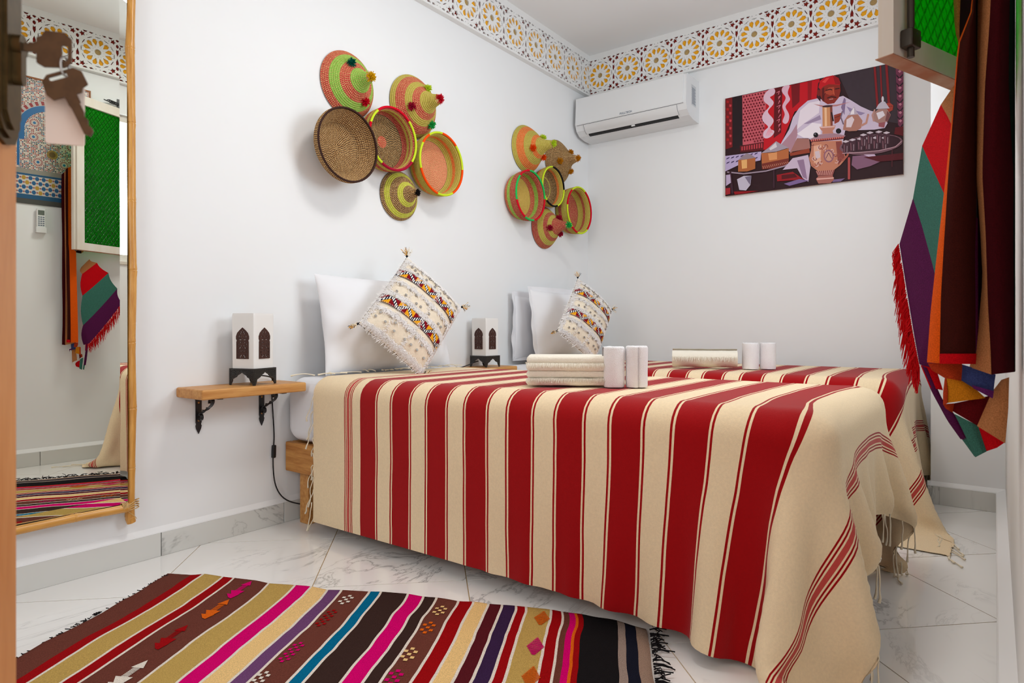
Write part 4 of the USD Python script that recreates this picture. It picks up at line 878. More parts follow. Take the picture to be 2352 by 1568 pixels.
basket('round basket with a lime and red wrapped rim and a crimson bottom, far right cluster', 3.76, 1.601, 0.155, 0.142, 0.102, [(1, 'crim')], [(.35, 'olive'), (.62, 'crim'), (1, 'olive')], [(10, 'scarlet'), (10, 'neon'), (7, 'scarlet'), (9, 'neon'), (4, 'scarlet'), (8, 'neon'), (8, 'scarlet')], 32)

# ------------------------------------------------------------------ air conditioner
M['plastic'] = mat('white_plastic', (0.80, 0.81, 0.82), 0.35, 0.45)
M['plastic_grey'] = mat('grey_print', srgb(120, 132, 146), 0.6, 0.2)
M['dark_gap'] = mat('dark_gap', (0.03, 0.03, 0.032), 0.6, 0.2)
AY0, AY1 = 1.532, 2.330
ac = thing('air_conditioner', 'white split air conditioner high on the right wall in the corner', 'air conditioner', (XB, (AY0 + AY1) / 2, 2.13))
prof = [(XB - .001, 2.395), (XB - .20, 2.395), (XB - .212, 2.385), (XB - .222, 2.205), (XB - .205, 2.168), (XB - .165, 2.140), (XB - .10, 2.128), (XB - .001, 2.126)]
body = Polygon(prof).buffer(-.004).buffer(.004, 4)
obj('casing', frame(extrude(body, AY1 - AY0), (0, AY0, 0), (1, 0, 0), (0, 0, 1), (0, 1, 0)), M['plastic'], ac, smooth=35)
fp = Polygon([(XB - .2125, 2.3935), (XB - .216, 2.389), (XB - .2275, 2.212), (XB - .2245, 2.205), (XB - .222, 2.205), (XB - .2115, 2.385)]).buffer(.001, 2)
obj('front_panel', frame(extrude(fp, AY1 - AY0 - .02), (0, AY0 + .018, 0), (1, 0, 0), (0, 0, 1), (0, 1, 0)), M['plastic'], ac, smooth=35)
slot = Polygon([(XB - .1765, 2.1485), (XB - .1715, 2.1415), (XB - .155, 2.1365), (XB - .158, 2.142)]).buffer(.0014, 2)
obj('air_outlet', frame(extrude(slot, AY1 - AY0 - .15), (0, AY0 + .07, 0), (1, 0, 0), (0, 0, 1), (0, 1, 0)), M['dark_gap'], ac)
lv = Polygon([(XB - .2245, 2.2005), (XB - .2175, 2.185), (XB - .2035, 2.164), (XB - .180, 2.1475), (XB - .178, 2.1495), (XB - .200, 2.169), (XB - .213, 2.19), (XB - .2205, 2.2005)])
obj('louvre', frame(extrude(lv, AY1 - AY0 - .13), (0, AY0 + .062, 0), (1, 0, 0), (0, 0, 1), (0, 1, 0)), M['plastic'], ac, smooth=35)
obj('louvre_clip', bx(XB - .178, 1.90, 2.139, XB - .170, 1.925, 2.147), M['plastic'], ac)
obj('panel_seam', cat([frame(extrude(Polygon([(XB - .2262, 2.2028), (XB - .2230, 2.2028), (XB - .2230, 2.2046), (XB - .2262, 2.2046)]), AY1 - AY0 - .03), (0, AY0 + .016, 0), (1, 0, 0), (0, 0, 1), (0, 1, 0)), *[tube(np.array([(XB - .2240, yy, 2.2015), (XB - .2155, yy, 2.182), (XB - .2025, yy, 2.1622), (XB - .179, yy, 2.1465)]), .0009, 5) for yy in (AY0 + .060, AY1 - .066)]]), mat('seam_grey', (0.22, 0.22, 0.23), 0.6), ac)
tx = meshkit.text_mesh('FULLTECH', 0.0125, 0.0008, bold=True); tw_ = tx.bounds[1][0]
dn = np.array([-.0115, 0, -.177]); dn /= np.linalg.norm(dn)
obj('lettering', frame(tx, (XB - .2288, 1.985, 2.2140), (0, -1, 0), -dn, np.cross((0, -1, 0), -dn)), M['plastic_grey'], ac)
rows = [bx(XB - .125 + .006 * (k % 2), AY0 - .0006, 2.225 + k * .0062, XB - .062 - (.02 * ((k * 7) % 3) / 3), AY0 - .0001, 2.2285 + k * .0062) for k in range(17)]
obj('rating_label', bx(XB - .13, AY0 - .00045, 2.215, XB - .055, AY0 + .0002, 2.345), mat('label_paper', (0.60, 0.62, 0.64), 0.6), ac)
obj('label_print', cat(rows), M['plastic_grey'], ac, kind='stuff')

# ------------------------------------------------------------------ canvas print
M['print'] = mat_col('canvas_print', 0.55, 0.25, bump=0.15, bump_scale=500)
M['canvas'] = mat('canvas_edge', srgb(198, 176, 164), 0.8, 0.1)
PYL, PYR, PZ0, PZ1 = 1.355, 0.394, 1.632, 2.245
pic = thing('canvas_picture', 'canvas print of a man in a red cap pouring tea beside a samovar', 'picture', (XB, (PYL + PYR) / 2, PZ0))
obj('canvas', bx(XB - .020, PYR, PZ0, XB - .001, PYL, PZ1), M['canvas'], pic)
def homography(src):
    A = []
    for (x, y), (u, v) in zip(src, [(0, 1), (1, 1), (1, 0), (0, 0)]):
        A += [[x, y, 1, 0, 0, 0, -u * x, -u * y], [0, 0, 0, x, y, 1, -v * x, -v * y]]
    h = np.linalg.solve(np.array(A, float), np.array([0, 1, 1, 1, 1, 0, 0, 0], float)); return np.append(h, 1).reshape(3, 3)
HM = homography([(255, 575), (1872, 218), (1857, 1250), (252, 1450)])
def warp(p):
    q = np.column_stack([np.asarray(p, float), np.ones(len(p))]) @ HM.T; return q[:, :2] / q[:, 2:]
prints = []
def P_(col, *pts, smooth=False):
    p = np.array(pts, float)
    if smooth:
        from scipy.interpolate import CubicSpline
        c = np.vstack([p, p[:1]]); s = np.concatenate([[0], np.cumsum(np.linalg.norm(np.diff(c, axis=0), axis=1))]); p = CubicSpline(s, c, bc_type='periodic')(np.linspace(0, s[-1], 6 * len(p), endpoint=False))
    prints.append((col, p))
def E_(col, x, y, a, b, rot=0): t = np.linspace(0, 2 * np.pi, 20, endpoint=False); c, s = math.cos(rot), math.sin(rot); P_(col, *[(x + a * math.cos(q) * c - b * math.sin(q) * s, y + a * math.cos(q) * s + b * math.sin(q) * c) for q in t])
def L_(col, w, *pts):
    g = LineString(pts).buffer(w / 2, 3); prints.append((col, np.array(g.exterior.coords)[:-1]))
P_((44, 14, 22), (255, 575), (1872, 218), (1857, 1250), (252, 1450))
P_((60, 46, 54), (1280, 350), (1872, 218), (1866, 800), (1440, 720))
P_((34, 18, 24), (320, 560), (405, 545), (410, 1010), (320, 1030))
P_((120, 18, 24), (258, 575), (318, 562), (318, 1010), (258, 1030)); 
for k in range(12): P_((200, 60, 70) if k % 2 else (170, 24, 26), (266 + 26 * (k % 2), 590 + k * 34), (290 + 22 * (k % 2), 596 + k * 34), (284 + 22 * (k % 2), 616 + k * 34), (264 + 26 * (k % 2), 612 + k * 34))
P_((206, 92, 104), (408, 545), (632, 497), (600, 972), (410, 992))
for r in range(17):
    for c in range(8):
        x = 422 + c * 26 + (13 if r % 2 else 0) - r * .4; y = 556 + r * 26.5 - c * 5
        if x < 612 and y < 965: E_((96, 10, 26), x, y, 7.5, 8.5); E_((150, 20, 40), x, y, 2.5, 3)
P_((90, 16, 24), (385, 1000), (600, 962), (598, 1040), (390, 1060))
for k in range(9): P_((190, 60, 70), (400 + k * 22, 1008 - k * 4), (412 + k * 22, 1005 - k * 4), (412 + k * 22, 1040 - k * 3), (400 + k * 22, 1043 - k * 3))
P_((196, 8, 28), (632, 497), (1110, 392), (1090, 600), (880, 690), (745, 1005), (640, 1045), (596, 1032))
P_((96, 6, 18), (703, 480), (772, 466), (765, 690), (758, 880), (690, 930), (694, 700)); P_((120, 6, 20), (850, 450), (930, 430), (925, 600), (860, 660))
P_((150, 8, 22), (1000, 415), (1040, 406), (1030, 600), (1000, 600))
P_((226, 190, 208), (640, 500), (700, 486), (692, 540), (660, 560), (690, 600), (640, 690), (690, 780), (655, 850), (690, 860), (660, 920), (602, 925), (610, 860), (640, 830), (604, 790), (612, 690), (650, 640), (615, 610), smooth=True)
P_((226, 180, 198), (775, 470), (835, 452), (820, 520), (840, 580), (800, 640), (830, 720), (790, 800), (775, 790), (790, 720), (770, 640), (800, 560), (772, 520), smooth=True)
for k in range(9): L_((226, 120, 140), 5, (720 + 14 * (k % 3), 520 + k * 42), (745 + 8 * (k % 2), 505 + k * 42), (735, 535 + k * 42))
for k in range(5): L_((236, 160, 176), 5, (620 + k * 10, 905), (640 + k * 4, 860 - 6 * k), (665 + k * 4, 880))
for x0, w, x1 in ((1600, 20, 1622), (1655, 14, 1668), (1706, 22, 1726)): P_((132, 22, 28), (x0, 282 - (x0 - 1600) * .22), (x0 + w, 277 - (x0 - 1600) * .22), (x1 + w, 640), (x1, 650))
P_((116, 50, 78), (1800, 234), (1872, 218), (1862, 850), (1818, 860))
for k in range(8):
    y = 270 + k * 75; P_((44, 18, 34), (1806, y), (1835, y + 30), (1868, y - 6), (1868, y + 12), (1836, y + 46), (1808, y + 20)); P_((190, 120, 140), (1822, y + 50), (1838, y + 34), (1854, y + 48), (1838, y + 64))
P_((96, 10, 22), (1790, 830), (1862, 820), (1860, 905), (1780, 890))
P_((208, 190, 212), (1105, 565), (1000, 590), (920, 660), (865, 740), (830, 850), (770, 950), (740, 1010), (800, 1000), (835, 1055), (900, 930), (1000, 930), (1120, 1000), (1310, 980), (1335, 860), (1460, 855), (1600, 850), (1695, 835), (1722, 790), (1660, 700), (1570, 680), (1480, 640), (1400, 590), (1320, 545), (1270, 560), (1180, 620))
P_((178, 134, 148), (760, 985), (850, 880), (900, 800), (905, 900), (850, 1060), (800, 1010)); P_((236, 222, 232), (930, 680), (1010, 610), (1110, 590), (1100, 700), (960, 800), (900, 850)); P_((160, 138, 168), (960, 800), (1110, 720), (1120, 760), (1000, 800)); P_((150, 132, 170), (1350, 640), (1440, 680), (1520, 700), (1480, 720), (1380, 690)); P_((240, 228, 236), (900, 890), (1040, 790), (1120, 800), (1110, 930), (960, 925)); P_((134, 110, 146), (1300, 650), (1330, 560), (1345, 580), (1330, 720)); P_((186, 120, 120), (1050, 620), (1140, 650), (1260, 640), (1390, 600), (1260, 625), (1140, 634))
P_((166, 112, 104), (900, 930), (1010, 935), (1020, 1020), (860, 1050), (830, 1070)); P_((150, 62, 40), (830, 1065), (1010, 1020), (1015, 1060), (840, 1090))
P_((58, 14, 26), (1080, 560), (1096, 430), (1150, 375), (1120, 480), (1115, 600)); P_((140, 40, 28), (1112, 470), (1180, 430), (1292, 430), (1298, 500), (1282, 560), (1240, 612), (1180, 622), (1132, 592), (1112, 540)); P_((176, 70, 48), (1190, 470), (1240, 465), (1240, 530), (1200, 540), (1150, 520)); P_((92, 20, 20), (1130, 480), (1150, 470), (1150, 600), (1128, 580)); E_((120, 34, 28), 1100, 520, 16, 30)
P_((196, 14, 28), (1098, 470), (1112, 410), (1160, 368), (1232, 358), (1282, 384), (1297, 430), (1292, 446), (1190, 440), (1140, 462), (1115, 490)); P_((150, 8, 22), (1230, 362), (1282, 384), (1296, 440), (1250, 440)); P_((226, 60, 60), (1130, 420), (1170, 385), (1200, 380), (1160, 430))
L_((48, 10, 14), 9, (1165, 497), (1205, 486), (1220, 492)); L_((48, 10, 14), 9, (1250, 484), (1285, 478)); L_((60, 14, 16), 10, (1180, 566), (1215, 552), (1255, 560)); L_((216, 190, 190), 4, (1196, 578), (1228, 574)); L_((200, 90, 60), 8, (1232, 490), (1240, 535)); L_((70, 16, 18), 5, (1160, 520), (1140, 560))
P_((150, 56, 40), (1235, 720), (1305, 698), (1310, 720), (1280, 780), (1240, 800)); L_((90, 26, 24), 5, (1240, 745), (1300, 722)); P_((168, 60, 44), (1712, 612), (1745, 606), (1776, 630), (1770, 672), (1738, 690), (1715, 670)); L_((90, 26, 24), 4, (1725, 640), (1770, 636))
# copper samovar
P_((206, 140, 96), (1132, 645), (1222, 636), (1224, 822), (1132, 832)); P_((240, 190, 150), (1150, 650), (1170, 648), (1172, 826), (1152, 828)); P_((130, 62, 48), (1200, 640), (1222, 638), (1224, 820), (1204, 822)); E_((70, 40, 46), 1178, 640, 48, 10, -.1); P_((196, 130, 110), (1104, 826), (1250, 812), (1240, 842), (1222, 862), (1230, 884), (1128, 892), (1130, 866), (1112, 848)); P_((226, 180, 170), (1110, 826), (1246, 816), (1240, 830), (1114, 838))
P_((170, 128, 140), (1096, 896), (1238, 884), (1340, 904), (1310, 940), (1060, 962), (1020, 938)); P_((96, 22, 30), (1016, 944), (1330, 914), (1318, 936), (1028, 966))
for k in range(16): E_((214, 110, 100), 1030 + k * 19, 950 - k * 2, 7, 9)
P_((196, 126, 100), (1032, 962), (1304, 948), (1318, 1040), (1342, 1110), (1290, 1170), (1216, 1226), (1092, 1232), (1028, 1180), (1006, 1110), (1026, 1040)); P_((228, 172, 146), (1050, 1000), (1120, 985), (1110, 1160), (1050, 1150)); P_((214, 190, 196), (1060, 1050), (1100, 1040), (1110, 1100), (1070, 1120)); P_((140, 66, 60), (1250, 960), (1302, 956), (1330, 1100), (1270, 1170))
for k in range(26):
    x, y = 1045 + (k * 53) % 250, 985 + (k * 37) % 190; t = np.linspace(0, 4.6, 8); L_([(120, 52, 56), (226, 196, 196), (160, 80, 70)][k % 3], 5, *[(x + (4 + 4 * q) * math.cos(q + k), y + (4 + 4 * q) * math.sin(q + k)) for q in t])
E_((150, 96, 110), 1185, 1090, 46, 58); E_((206, 150, 130), 1185, 1090, 34, 44); L_((110, 60, 80), 6, (1160, 1110), (1185, 1060), (1210, 1110))
P_((150, 80, 76), (1066, 1226), (1238, 1214), (1220, 1262), (1085, 1268)); 
for k in range(9): L_((226, 170, 160), 4, (1074 + k * 18, 1226 - k), (1090 + k * 14, 1258))
P_((170, 100, 90), (1090, 1270), (1218, 1262), (1232, 1300), (1200, 1332), (1090, 1338), (1068, 1296)); P_((226, 170, 160), (1072, 1290), (1230, 1280), (1228, 1292), (1078, 1304)); E_((18, 12, 18), 1070, 900, 22, 22); E_((18, 12, 18), 1276, 864, 24, 24); E_((130, 120, 136), 1064, 893, 6, 6); L_((40, 14, 20), 14, (1215, 700), (1228, 770)); P_((150, 60, 50), (940, 1110), (1000, 1108), (1012, 1180), (980, 1180), (960, 1130)); L_((176, 92, 76), 16, (1310, 1130), (1350, 1090), (1372, 1046))
# teapots
for dx, dy, sc in ((0, 0, 1.0),):
    P_((176, 120, 104), (1316, 852), (1330, 770), (1366, 716), (1452, 712), (1494, 770), (1480, 836), (1440, 862), (1372, 866)); P_((226, 206, 212), (1350, 760), (1400, 730), (1420, 760), (1390, 830), (1345, 830)); P_((190, 174, 190), (1362, 722), (1392, 680), (1420, 640), (1436, 680), (1460, 712)); P_((240, 230, 234), (1392, 690), (1418, 650), (1420, 710), (1385, 714)); L_((196, 140, 124), 18, (1488, 812), (1528, 790), (1546, 716)); L_((120, 100, 120), 12, (1320, 800), (1298, 740), (1312, 690))
P_((170, 128, 120), (1586, 768), (1598, 696), (1640, 664), (1718, 662), (1752, 716), (1722, 778), (1640, 792)); P_((226, 216, 224), (1620, 700), (1680, 680), (1700, 720), (1640, 760)); P_((120, 70, 72), (1720, 680), (1750, 716), (1722, 776), (1700, 770)); P_((196, 186, 200), (1616, 664), (1640, 622), (1672, 594), (1700, 596), (1722, 628), (1742, 658)); E_((214, 206, 216), 1680, 575, 11, 28); P_((156, 84, 92), (1640, 790), (1702, 780), (1690, 832), (1640, 822)); L_((190, 140, 130), 14, (1596, 770), (1584, 720), (1606, 672))
# glasses and trays
E_((120, 84, 96), 1570, 985, 290, 88, -.12); E_((52, 22, 34), 1570, 978, 270, 74, -.12)
for k, (x, y) in enumerate(((1340, 960), (1400, 945), (1470, 935), (1540, 930), (1610, 925), (1690, 925), (1560, 880), (1640, 872), (1710, 880), (1500, 900))):
    P_((72, 40, 52), (x - 28, y), (x + 30, y - 4), (x + 26, y + 100), (x - 22, y + 104)); L_((206, 190, 200), 4, (x - 28, y), (x, y + 8), (x + 30, y - 4), (x, y - 12), (x - 28, y)); L_((150, 100, 110), 5, (x - 14, y + 30), (x - 12, y + 92)); L_((190, 170, 180), 4, (x + 12, y + 40), (x + 10, y + 94))
L_((190, 150, 160), 7, (1310, 1065), (1480, 1055), (1640, 1040), (1790, 1005), (1845, 955)); P_((134, 92, 118), (1400, 1090), (1600, 1072), (1648, 1140), (1560, 1180), (1440, 1210), (1390, 1170)); P_((206, 180, 206), (1500, 1076), (1600, 1072), (1640, 1130), (1580, 1110)); L_((170, 70, 70), 22, (1368, 1110), (1366, 1290)); L_((70, 20, 30), 14, (1760, 1040), (1756, 1180)); P_((84, 10, 24), (1500, 1100), (1860, 1060), (1858, 1120), (1640, 1140))
# left tray and pots
P_((186, 168, 206), (256, 1092), (580, 1050), (572, 1130), (380, 1170), (256, 1230))
for k in range(14): P_((70, 54, 96), (270 + (k % 7) * 42, 1110 + (k // 7) * 40 - (k % 7) * 7), (296 + (k % 7) * 42, 1100 + (k // 7) * 40 - (k % 7) * 7), (290 + (k % 7) * 42, 1112 + (k // 7) * 40 - (k % 7) * 7), (264 + (k % 7) * 42, 1124 + (k // 7) * 40 - (k % 7) * 7))
P_((176, 100, 54), (372, 1126), (526, 1104), (524, 1206), (450, 1230), (370, 1232)); P_((232, 176, 110), (400, 1130), (450, 1122), (450, 1200), (405, 1206)); P_((150, 130, 140), (372, 1128), (410, 1092), (450, 1066), (490, 1080), (526, 1106), (450, 1120)); P_((184, 104, 60), (580, 1066), (700, 1058), (826, 1020), (824, 1160), (720, 1200), (584, 1212)); P_((120, 44, 34), (584, 1160), (824, 1110), (824, 1160), (720, 1200), (584, 1212)); P_((222, 150, 96), (640, 1070), (720, 1055), (720, 1120), (650, 1130)); P_((168, 152, 166), (576, 1066), (640, 1020), (712, 958), (760, 985), (826, 1016), (710, 1052)); P_((220, 210, 216), (650, 1024), (710, 970), (720, 1010), (660, 1040))
for k in range(14): L_((216, 150, 120), 4, (592 + k * 17, 1182 - k * 3), (600 + k * 17, 1204 - k * 4))
L_((160, 140, 156), 12, (276, 1236), (420, 1250), (620, 1226), (790, 1180), (890, 1130)); L_((60, 30, 44), 20, (300, 1240), (318, 1420)); L_((60, 30, 44), 16, (690, 1220), (690, 1370)); P_((190, 170, 200), (262, 1262), (300, 1256), (306, 1330), (262, 1360))
P_((196, 186, 204), (360, 1300), (420, 1270), (490, 1268), (480, 1350), (440, 1400), (380, 1395)); P_((120, 108, 132), (430, 1280), (490, 1268), (476, 1350)); P_((204, 182, 204), (770, 1215), (860, 1110), (1000, 1080), (1020, 1180), (1000, 1322), (950, 1290), (900, 1200)); P_((150, 120, 150), (900, 1130), (960, 1120), (990, 1300), (950, 1280)); P_((150, 14, 26), (716, 1260), (860, 1232), (960, 1300), (720, 1318)); P_((86, 8, 18), (760, 1262), (880, 1248), (900, 1280), (760, 1300)); P_((126, 100, 150), (780, 1340), (920, 1296), (1010, 1310), (830, 1358)); P_((150, 10, 22), (330, 1410), (556, 1402), (440, 1424), (340, 1436)); P_((120, 96, 140), (1230, 1300), (1330, 1290), (1290, 1318), (1215, 1325)); P_((160, 30, 40), (258, 1380), (300, 1376), (300, 1430), (258, 1440))
vs, fs, cs, off = [], [], [], 0
for k, (c, p) in enumerate(prints):
    w = np.clip(warp(p), 0, 1); g = Polygon(w).buffer(0)
    for q in polys(g):
        try: v2, f2 = trimesh.creation.triangulate_polygon(q, engine='earcut')
        except Exception: continue
        vs.append(np.column_stack([np.full(len(v2), XB - .0201 - .000012 * (k + 1)), PYL + (PYR - PYL) * v2[:, 0], PZ0 + (PZ1 - PZ0) * v2[:, 1]])); fs.append(f2 + off); off += len(v2); cs.append(np.tile(srgb(*c), (len(f2), 1)))
obj('printed_scene', (np.vstack(vs), np.vstack(fs)), M['print'], pic, col=np.vstack(cs))

# ------------------------------------------------------------------ bamboo framed mirror
M['bamboo'] = mat('bamboo_cane', srgb(222, 164, 82), 0.28, 0.5, color2=srgb(196, 134, 58), scale=3.0, stretch=(30.0, 30.0, 3.0))
M['bamboo_h'] = mat('bamboo_cane_flat', srgb(222, 164, 82), 0.28, 0.5, color2=srgb(200, 140, 62), scale=3.0, stretch=(3.0, 30.0, 30.0))
M['raffia'] = mat('raffia_tie', srgb(206, 170, 116), 0.8, 0.2)
M['mirror'] = usdkit.material(stage, '/World/Looks/mirror_glass', {'g': ('glossy_bsdf', {'color': (0.83, 0.86, 0.80), 'roughness': 0.0})}, [], surface='g.BSDF')
M['mirror_back'] = mat('mirror_backing', (0.06, 0.06, 0.06), 0.6, 0.2)
mir = thing('bamboo_mirror', 'tall mirror framed with yellow bamboo poles, hanging on the back wall', 'mirror', (0.70, YA, 0.15))
def bamboo(p0, p1, nodes, r, seed):
    p0, p1 = np.array(p0, float), np.array(p1, float); L = np.linalg.norm(p1 - p0); d = (p1 - p0) / L; rng = np.random.default_rng(seed)
    ts = np.unique(np.concatenate([np.linspace(0, L, 80)] + [[n - .006, n - .0025, n - .0008, n + .0008, n + .003, n + .008] for n in nodes])); ts = ts[(ts >= 0) & (ts <= L)]
    kn = np.concatenate([[0], nodes, [L]]); off = rng.normal(0, .0032, (len(kn), 3)); c = p0 + np.outer(ts, d) + np.stack([np.interp(ts, kn, off[:, k]) for k in range(3)], 1)
    dist = np.min(np.abs(ts[:, None] - np.array(nodes)[None]), axis=1); ds = ts[:, None] - np.array(nodes)[None]; near = ds[np.arange(len(ts)), np.argmin(np.abs(ds), 1)]
    rr = r * (1 + .10 * np.exp(-(near / .012) ** 2) - .16 * np.exp(-((near) / .0011) ** 2) + .03 * np.sin(ts * 17 + seed)); return tube(c, rr, 16)
zx = lambda z: z - 0.146
obj('bamboo_pole', bamboo((0.964, 2.326, 0.146), (0.966, 2.326, 2.12), [zx(z) for z in (.165, .33, .53, .755, .998, 1.23, 1.49, 1.74, 1.97)], .0135, 1), M['bamboo'], mir, smooth=50)
obj('bamboo_pole', bamboo((0.400, 2.326, 0.15), (0.398, 2.326, 2.12), [.1, .31, .55, .8, 1.02, 1.27, 1.5, 1.76], .0135, 2), M['bamboo'], mir, smooth=50)
obj('bamboo_pole', bamboo((0.32, 2.314, 0.206), (0.957, 2.314, 0.206), [.15, .30, .462, .625], .0130, 3), M['bamboo_h'], mir, smooth=50)
obj('bamboo_pole', bamboo((0.33, 2.314, 2.06), (1.03, 2.314, 2.06), [.12, .3, .47, .66], .0130, 4), M['bamboo_h'], mir, smooth=50)
obj('backing', bx(0.41, 2.338, 0.21, 0.957, 2.352, 2.055), M['mirror_back'], mir)
md, mt = math.radians(-2.1), math.radians(-0.3)
mn = np.array([math.sin(md), -math.cos(md) * math.cos(mt), -math.sin(mt)]); mx_ = np.array([-mn[1], mn[0], 0]); mx_ /= np.linalg.norm(mx_); mz_ = np.cross(mx_, mn) ; mz_ = mz_ if mz_[2] > 0 else -mz_
mc = np.array([0.68, 2.3265, 1.13]); hw, hh, bw = 0.2675, 0.912, 0.023
quad = lambda a, b, c, d: trimesh.Trimesh(np.array([a, b, c, d]), [[0, 1, 2], [0, 2, 3]], process=False)
G = lambda x, z, o=0.0: mc + mx_ * x + mz_ * z + mn * o
obj('mirror_glass', quad(G(-hw + bw, -hh + bw), G(hw - bw, -hh + bw), G(hw - bw, hh - bw), G(-hw + bw, hh - bw)), M['mirror'], mir)
bd = bw * math.tan(math.radians(2.6))
obj('mirror_border', quad(G(hw - bw, -hh + bw), G(hw, -hh, -bd), G(hw, hh, -bd), G(hw - bw, hh - bw)), M['mirror'], mir)
obj('mirror_border', quad(G(-hw, -hh, -bd), G(-hw + bw, -hh + bw), G(-hw + bw, hh - bw), G(-hw, hh, -bd)), M['mirror'], mir)
obj('mirror_border', quad(G(-hw, -hh, -bd), G(hw, -hh, -bd), G(hw - bw, -hh + bw), G(-hw + bw, -hh + bw)), M['mirror'], mir)
obj('mirror_border', quad(G(-hw + bw, hh - bw), G(hw - bw, hh - bw), G(hw, hh, -bd), G(-hw, hh, -bd)), M['mirror'], mir)
ties = []
for k in range(6): a = np.linspace(0, 2 * math.pi, 24); ties.append(tube(np.stack([np.full(24, 0.930 + k * .0030) + .001 * np.sin(a * 2 + k), 2.314 + .0146 * np.cos(a), 0.206 + .0146 * np.sin(a)], -1), .0017, 5))
for k in range(4): ties.append(tube(spline([(0.944, 2.300 + k * .001, 0.212 - k * .005), (0.960, 2.300, 0.222 - k * .008), (0.982, 2.314, 0.226 - k * .009), (0.976, 2.342, 0.216 - k * .006)], 14), .0017, 5))
ties.append(tube(spline([(0.942, 2.304, 0.198), (0.955, 2.306, 0.182), (0.972, 2.309, 0.164), (0.974, 2.311, 0.160)], 12), .0011, 4))
obj('raffia_lashing', cat(ties), M['raffia'], mir, smooth=True)

# ------------------------------------------------------------------ window: frame in the front wall, open casement with green glass
M['raw_white'] = mat('painted_wood', (0.74, 0.70, 0.64), 0.45, 0.3, color2=(0.70, 0.63, 0.54), scale=5.0, stretch=(3, 3, 1))
M['raw_wood'] = mat('bare_wood', srgb(176, 116, 84), 0.7, 0.2, color2=srgb(196, 164, 140), scale=9.0, stretch=(1, 1, 6))
M['bronze'] = mat('dark_bronze', (0.055, 0.046, 0.036), 0.35, 0.5, metal=0.6)
M['green_glass'] = usdkit.material(stage, '/World/Looks/green_pattern_glass', {
    'tc': ('texture_coordinate', {}), 'mp': ('mapping', {'rotation': (0, 0, 0.3714)}), 'sx': ('separate_xyz', {}), 'zs': ('math', {'math_type': 'multiply', 'value2': 0.72}), 'p1': ('math', {'math_type': 'add'}), 'p2': ('math', {'math_type': 'subtract'}),
    'k1': ('math', {'math_type': 'multiply', 'value2': 118.0}), 'k2': ('math', {'math_type': 'multiply', 'value2': 118.0}), 's1': ('math', {'math_type': 'sine'}), 's2': ('math', {'math_type': 'sine'}), 'a1': ('math', {'math_type': 'absolute'}), 'a2': ('math', {'math_type': 'absolute'}), 'mn': ('math', {'math_type': 'minimum'}),
    'w': ('math', {'math_type': 'smoothmin', 'value2': 0.55, 'value3': 0.2}), 'v': ('voronoi_texture', {'scale': 120.0, 'feature': 'f1'}), 'vm': ('math', {'math_type': 'multiply_add', 'value2': 0.35}),
    'cr': ('rgb_ramp', {'ramp': [(0, (0.001, 0.16, 0.004)), (0.25, (0.003, 0.42, 0.01)), (0.6, (0.006, 0.78, 0.02)), (1, (0.02, 0.92, 0.04))]}),
    'b': ('bump', {'strength': 1.0, 'distance': 0.006}), 'gl': ('glossy_bsdf', {'color': (0.6, 0.75, 0.6), 'roughness': 0.15}), 'tr': ('translucent_bsdf', {}), 'tp': ('refraction_bsdf', {'roughness': 0.22, 'IOR': 1.12}),
    'm1': ('mix_closure', {'fac': 0.5}), 'fr': ('fresnel', {'IOR': 1.3}), 'm2': ('mix_closure', {})},
    [('tc.object', 'mp.vector'), ('mp.vector', 'sx.vector'), ('sx.z', 'zs.value1'), ('sx.x', 'p1.value1'), ('zs.value', 'p1.value2'), ('sx.x', 'p2.value1'), ('zs.value', 'p2.value2'), ('p1.value', 'k1.value1'), ('p2.value', 'k2.value1'), ('k1.value', 's1.value1'), ('k2.value', 's2.value1'), ('s1.value', 'a1.value1'), ('s2.value', 'a2.value1'), ('a1.value', 'mn.value1'), ('a2.value', 'mn.value2'),
     ('mn.value', 'w.value1'), ('tc.object', 'v.vector'), ('v.distance', 'vm.value1'), ('w.value', 'vm.value3'), ('vm.value', 'cr.fac'), ('cr.color', 'tr.color'), ('cr.color', 'tp.color'), ('vm.value', 'b.height'), ('b.normal', 'gl.normal'), ('b.normal', 'tr.normal'), ('b.normal', 'tp.normal'), ('tr.BSDF', 'm1.closure1'), ('tp.BSDF', 'm1.closure2'), ('fr.fac', 'm2.fac'), ('m1.closure', 'm2.closure1'), ('gl.BSDF', 'm2.closure2')], surface='m2.closure')
win = thing('window_1', None, None, kind='structure', loc=((WX0 + WX1) / 2, YC, WZ0))
for a in ((WX0, WZ0, WX1, WZ0 + .045), (WX0, WZ1 - .045, WX1, WZ1), (WX0, WZ0 + .045, WX0 + .045, WZ1 - .045), (WX1 - .045, WZ0 + .045, WX1, WZ1 - .045)):
    obj('frame_bar', bx(a[0], YC - .09, a[1], a[2], YC - .03, a[3]), M['raw_white'], win)
obj('window_sill', rbox(WX0 - .02, YC - .03, WZ0 - .025, WX1 + .02, YC + .012, WZ0 - .001, .004), M['raw_white'], win, smooth=40)
LT = np.array([1.350, 0.147]); ld = np.array([0.932, -0.363]); ld /= np.linalg.norm(ld); lnrm = np.array([ld[1], -ld[0]]) * -1     # lnrm points to the room
LZ0, LZ1, LW, LTH = 1.30, 2.243, 0.497, 0.034
cas = thing('window_casement', 'open white window casement with green patterned glass and a dark bolt', 'window', (*LT, LZ0))
def leaf(a0, z0, a1, z1, t0=0.0, t1=LTH): return frame(bx(a0, z0, t0, a1, z1, t1), (*LT, LZ0), (*ld, 0), (0, 0, 1), (*lnrm, 0))
SH = LZ1 - LZ0
obj('stile', cat([leaf(0, 0.0005, .058, SH, 0, .021), leaf(.012, .0005, .058, SH - .012, .0211, LTH)]), M['raw_white'], cas)
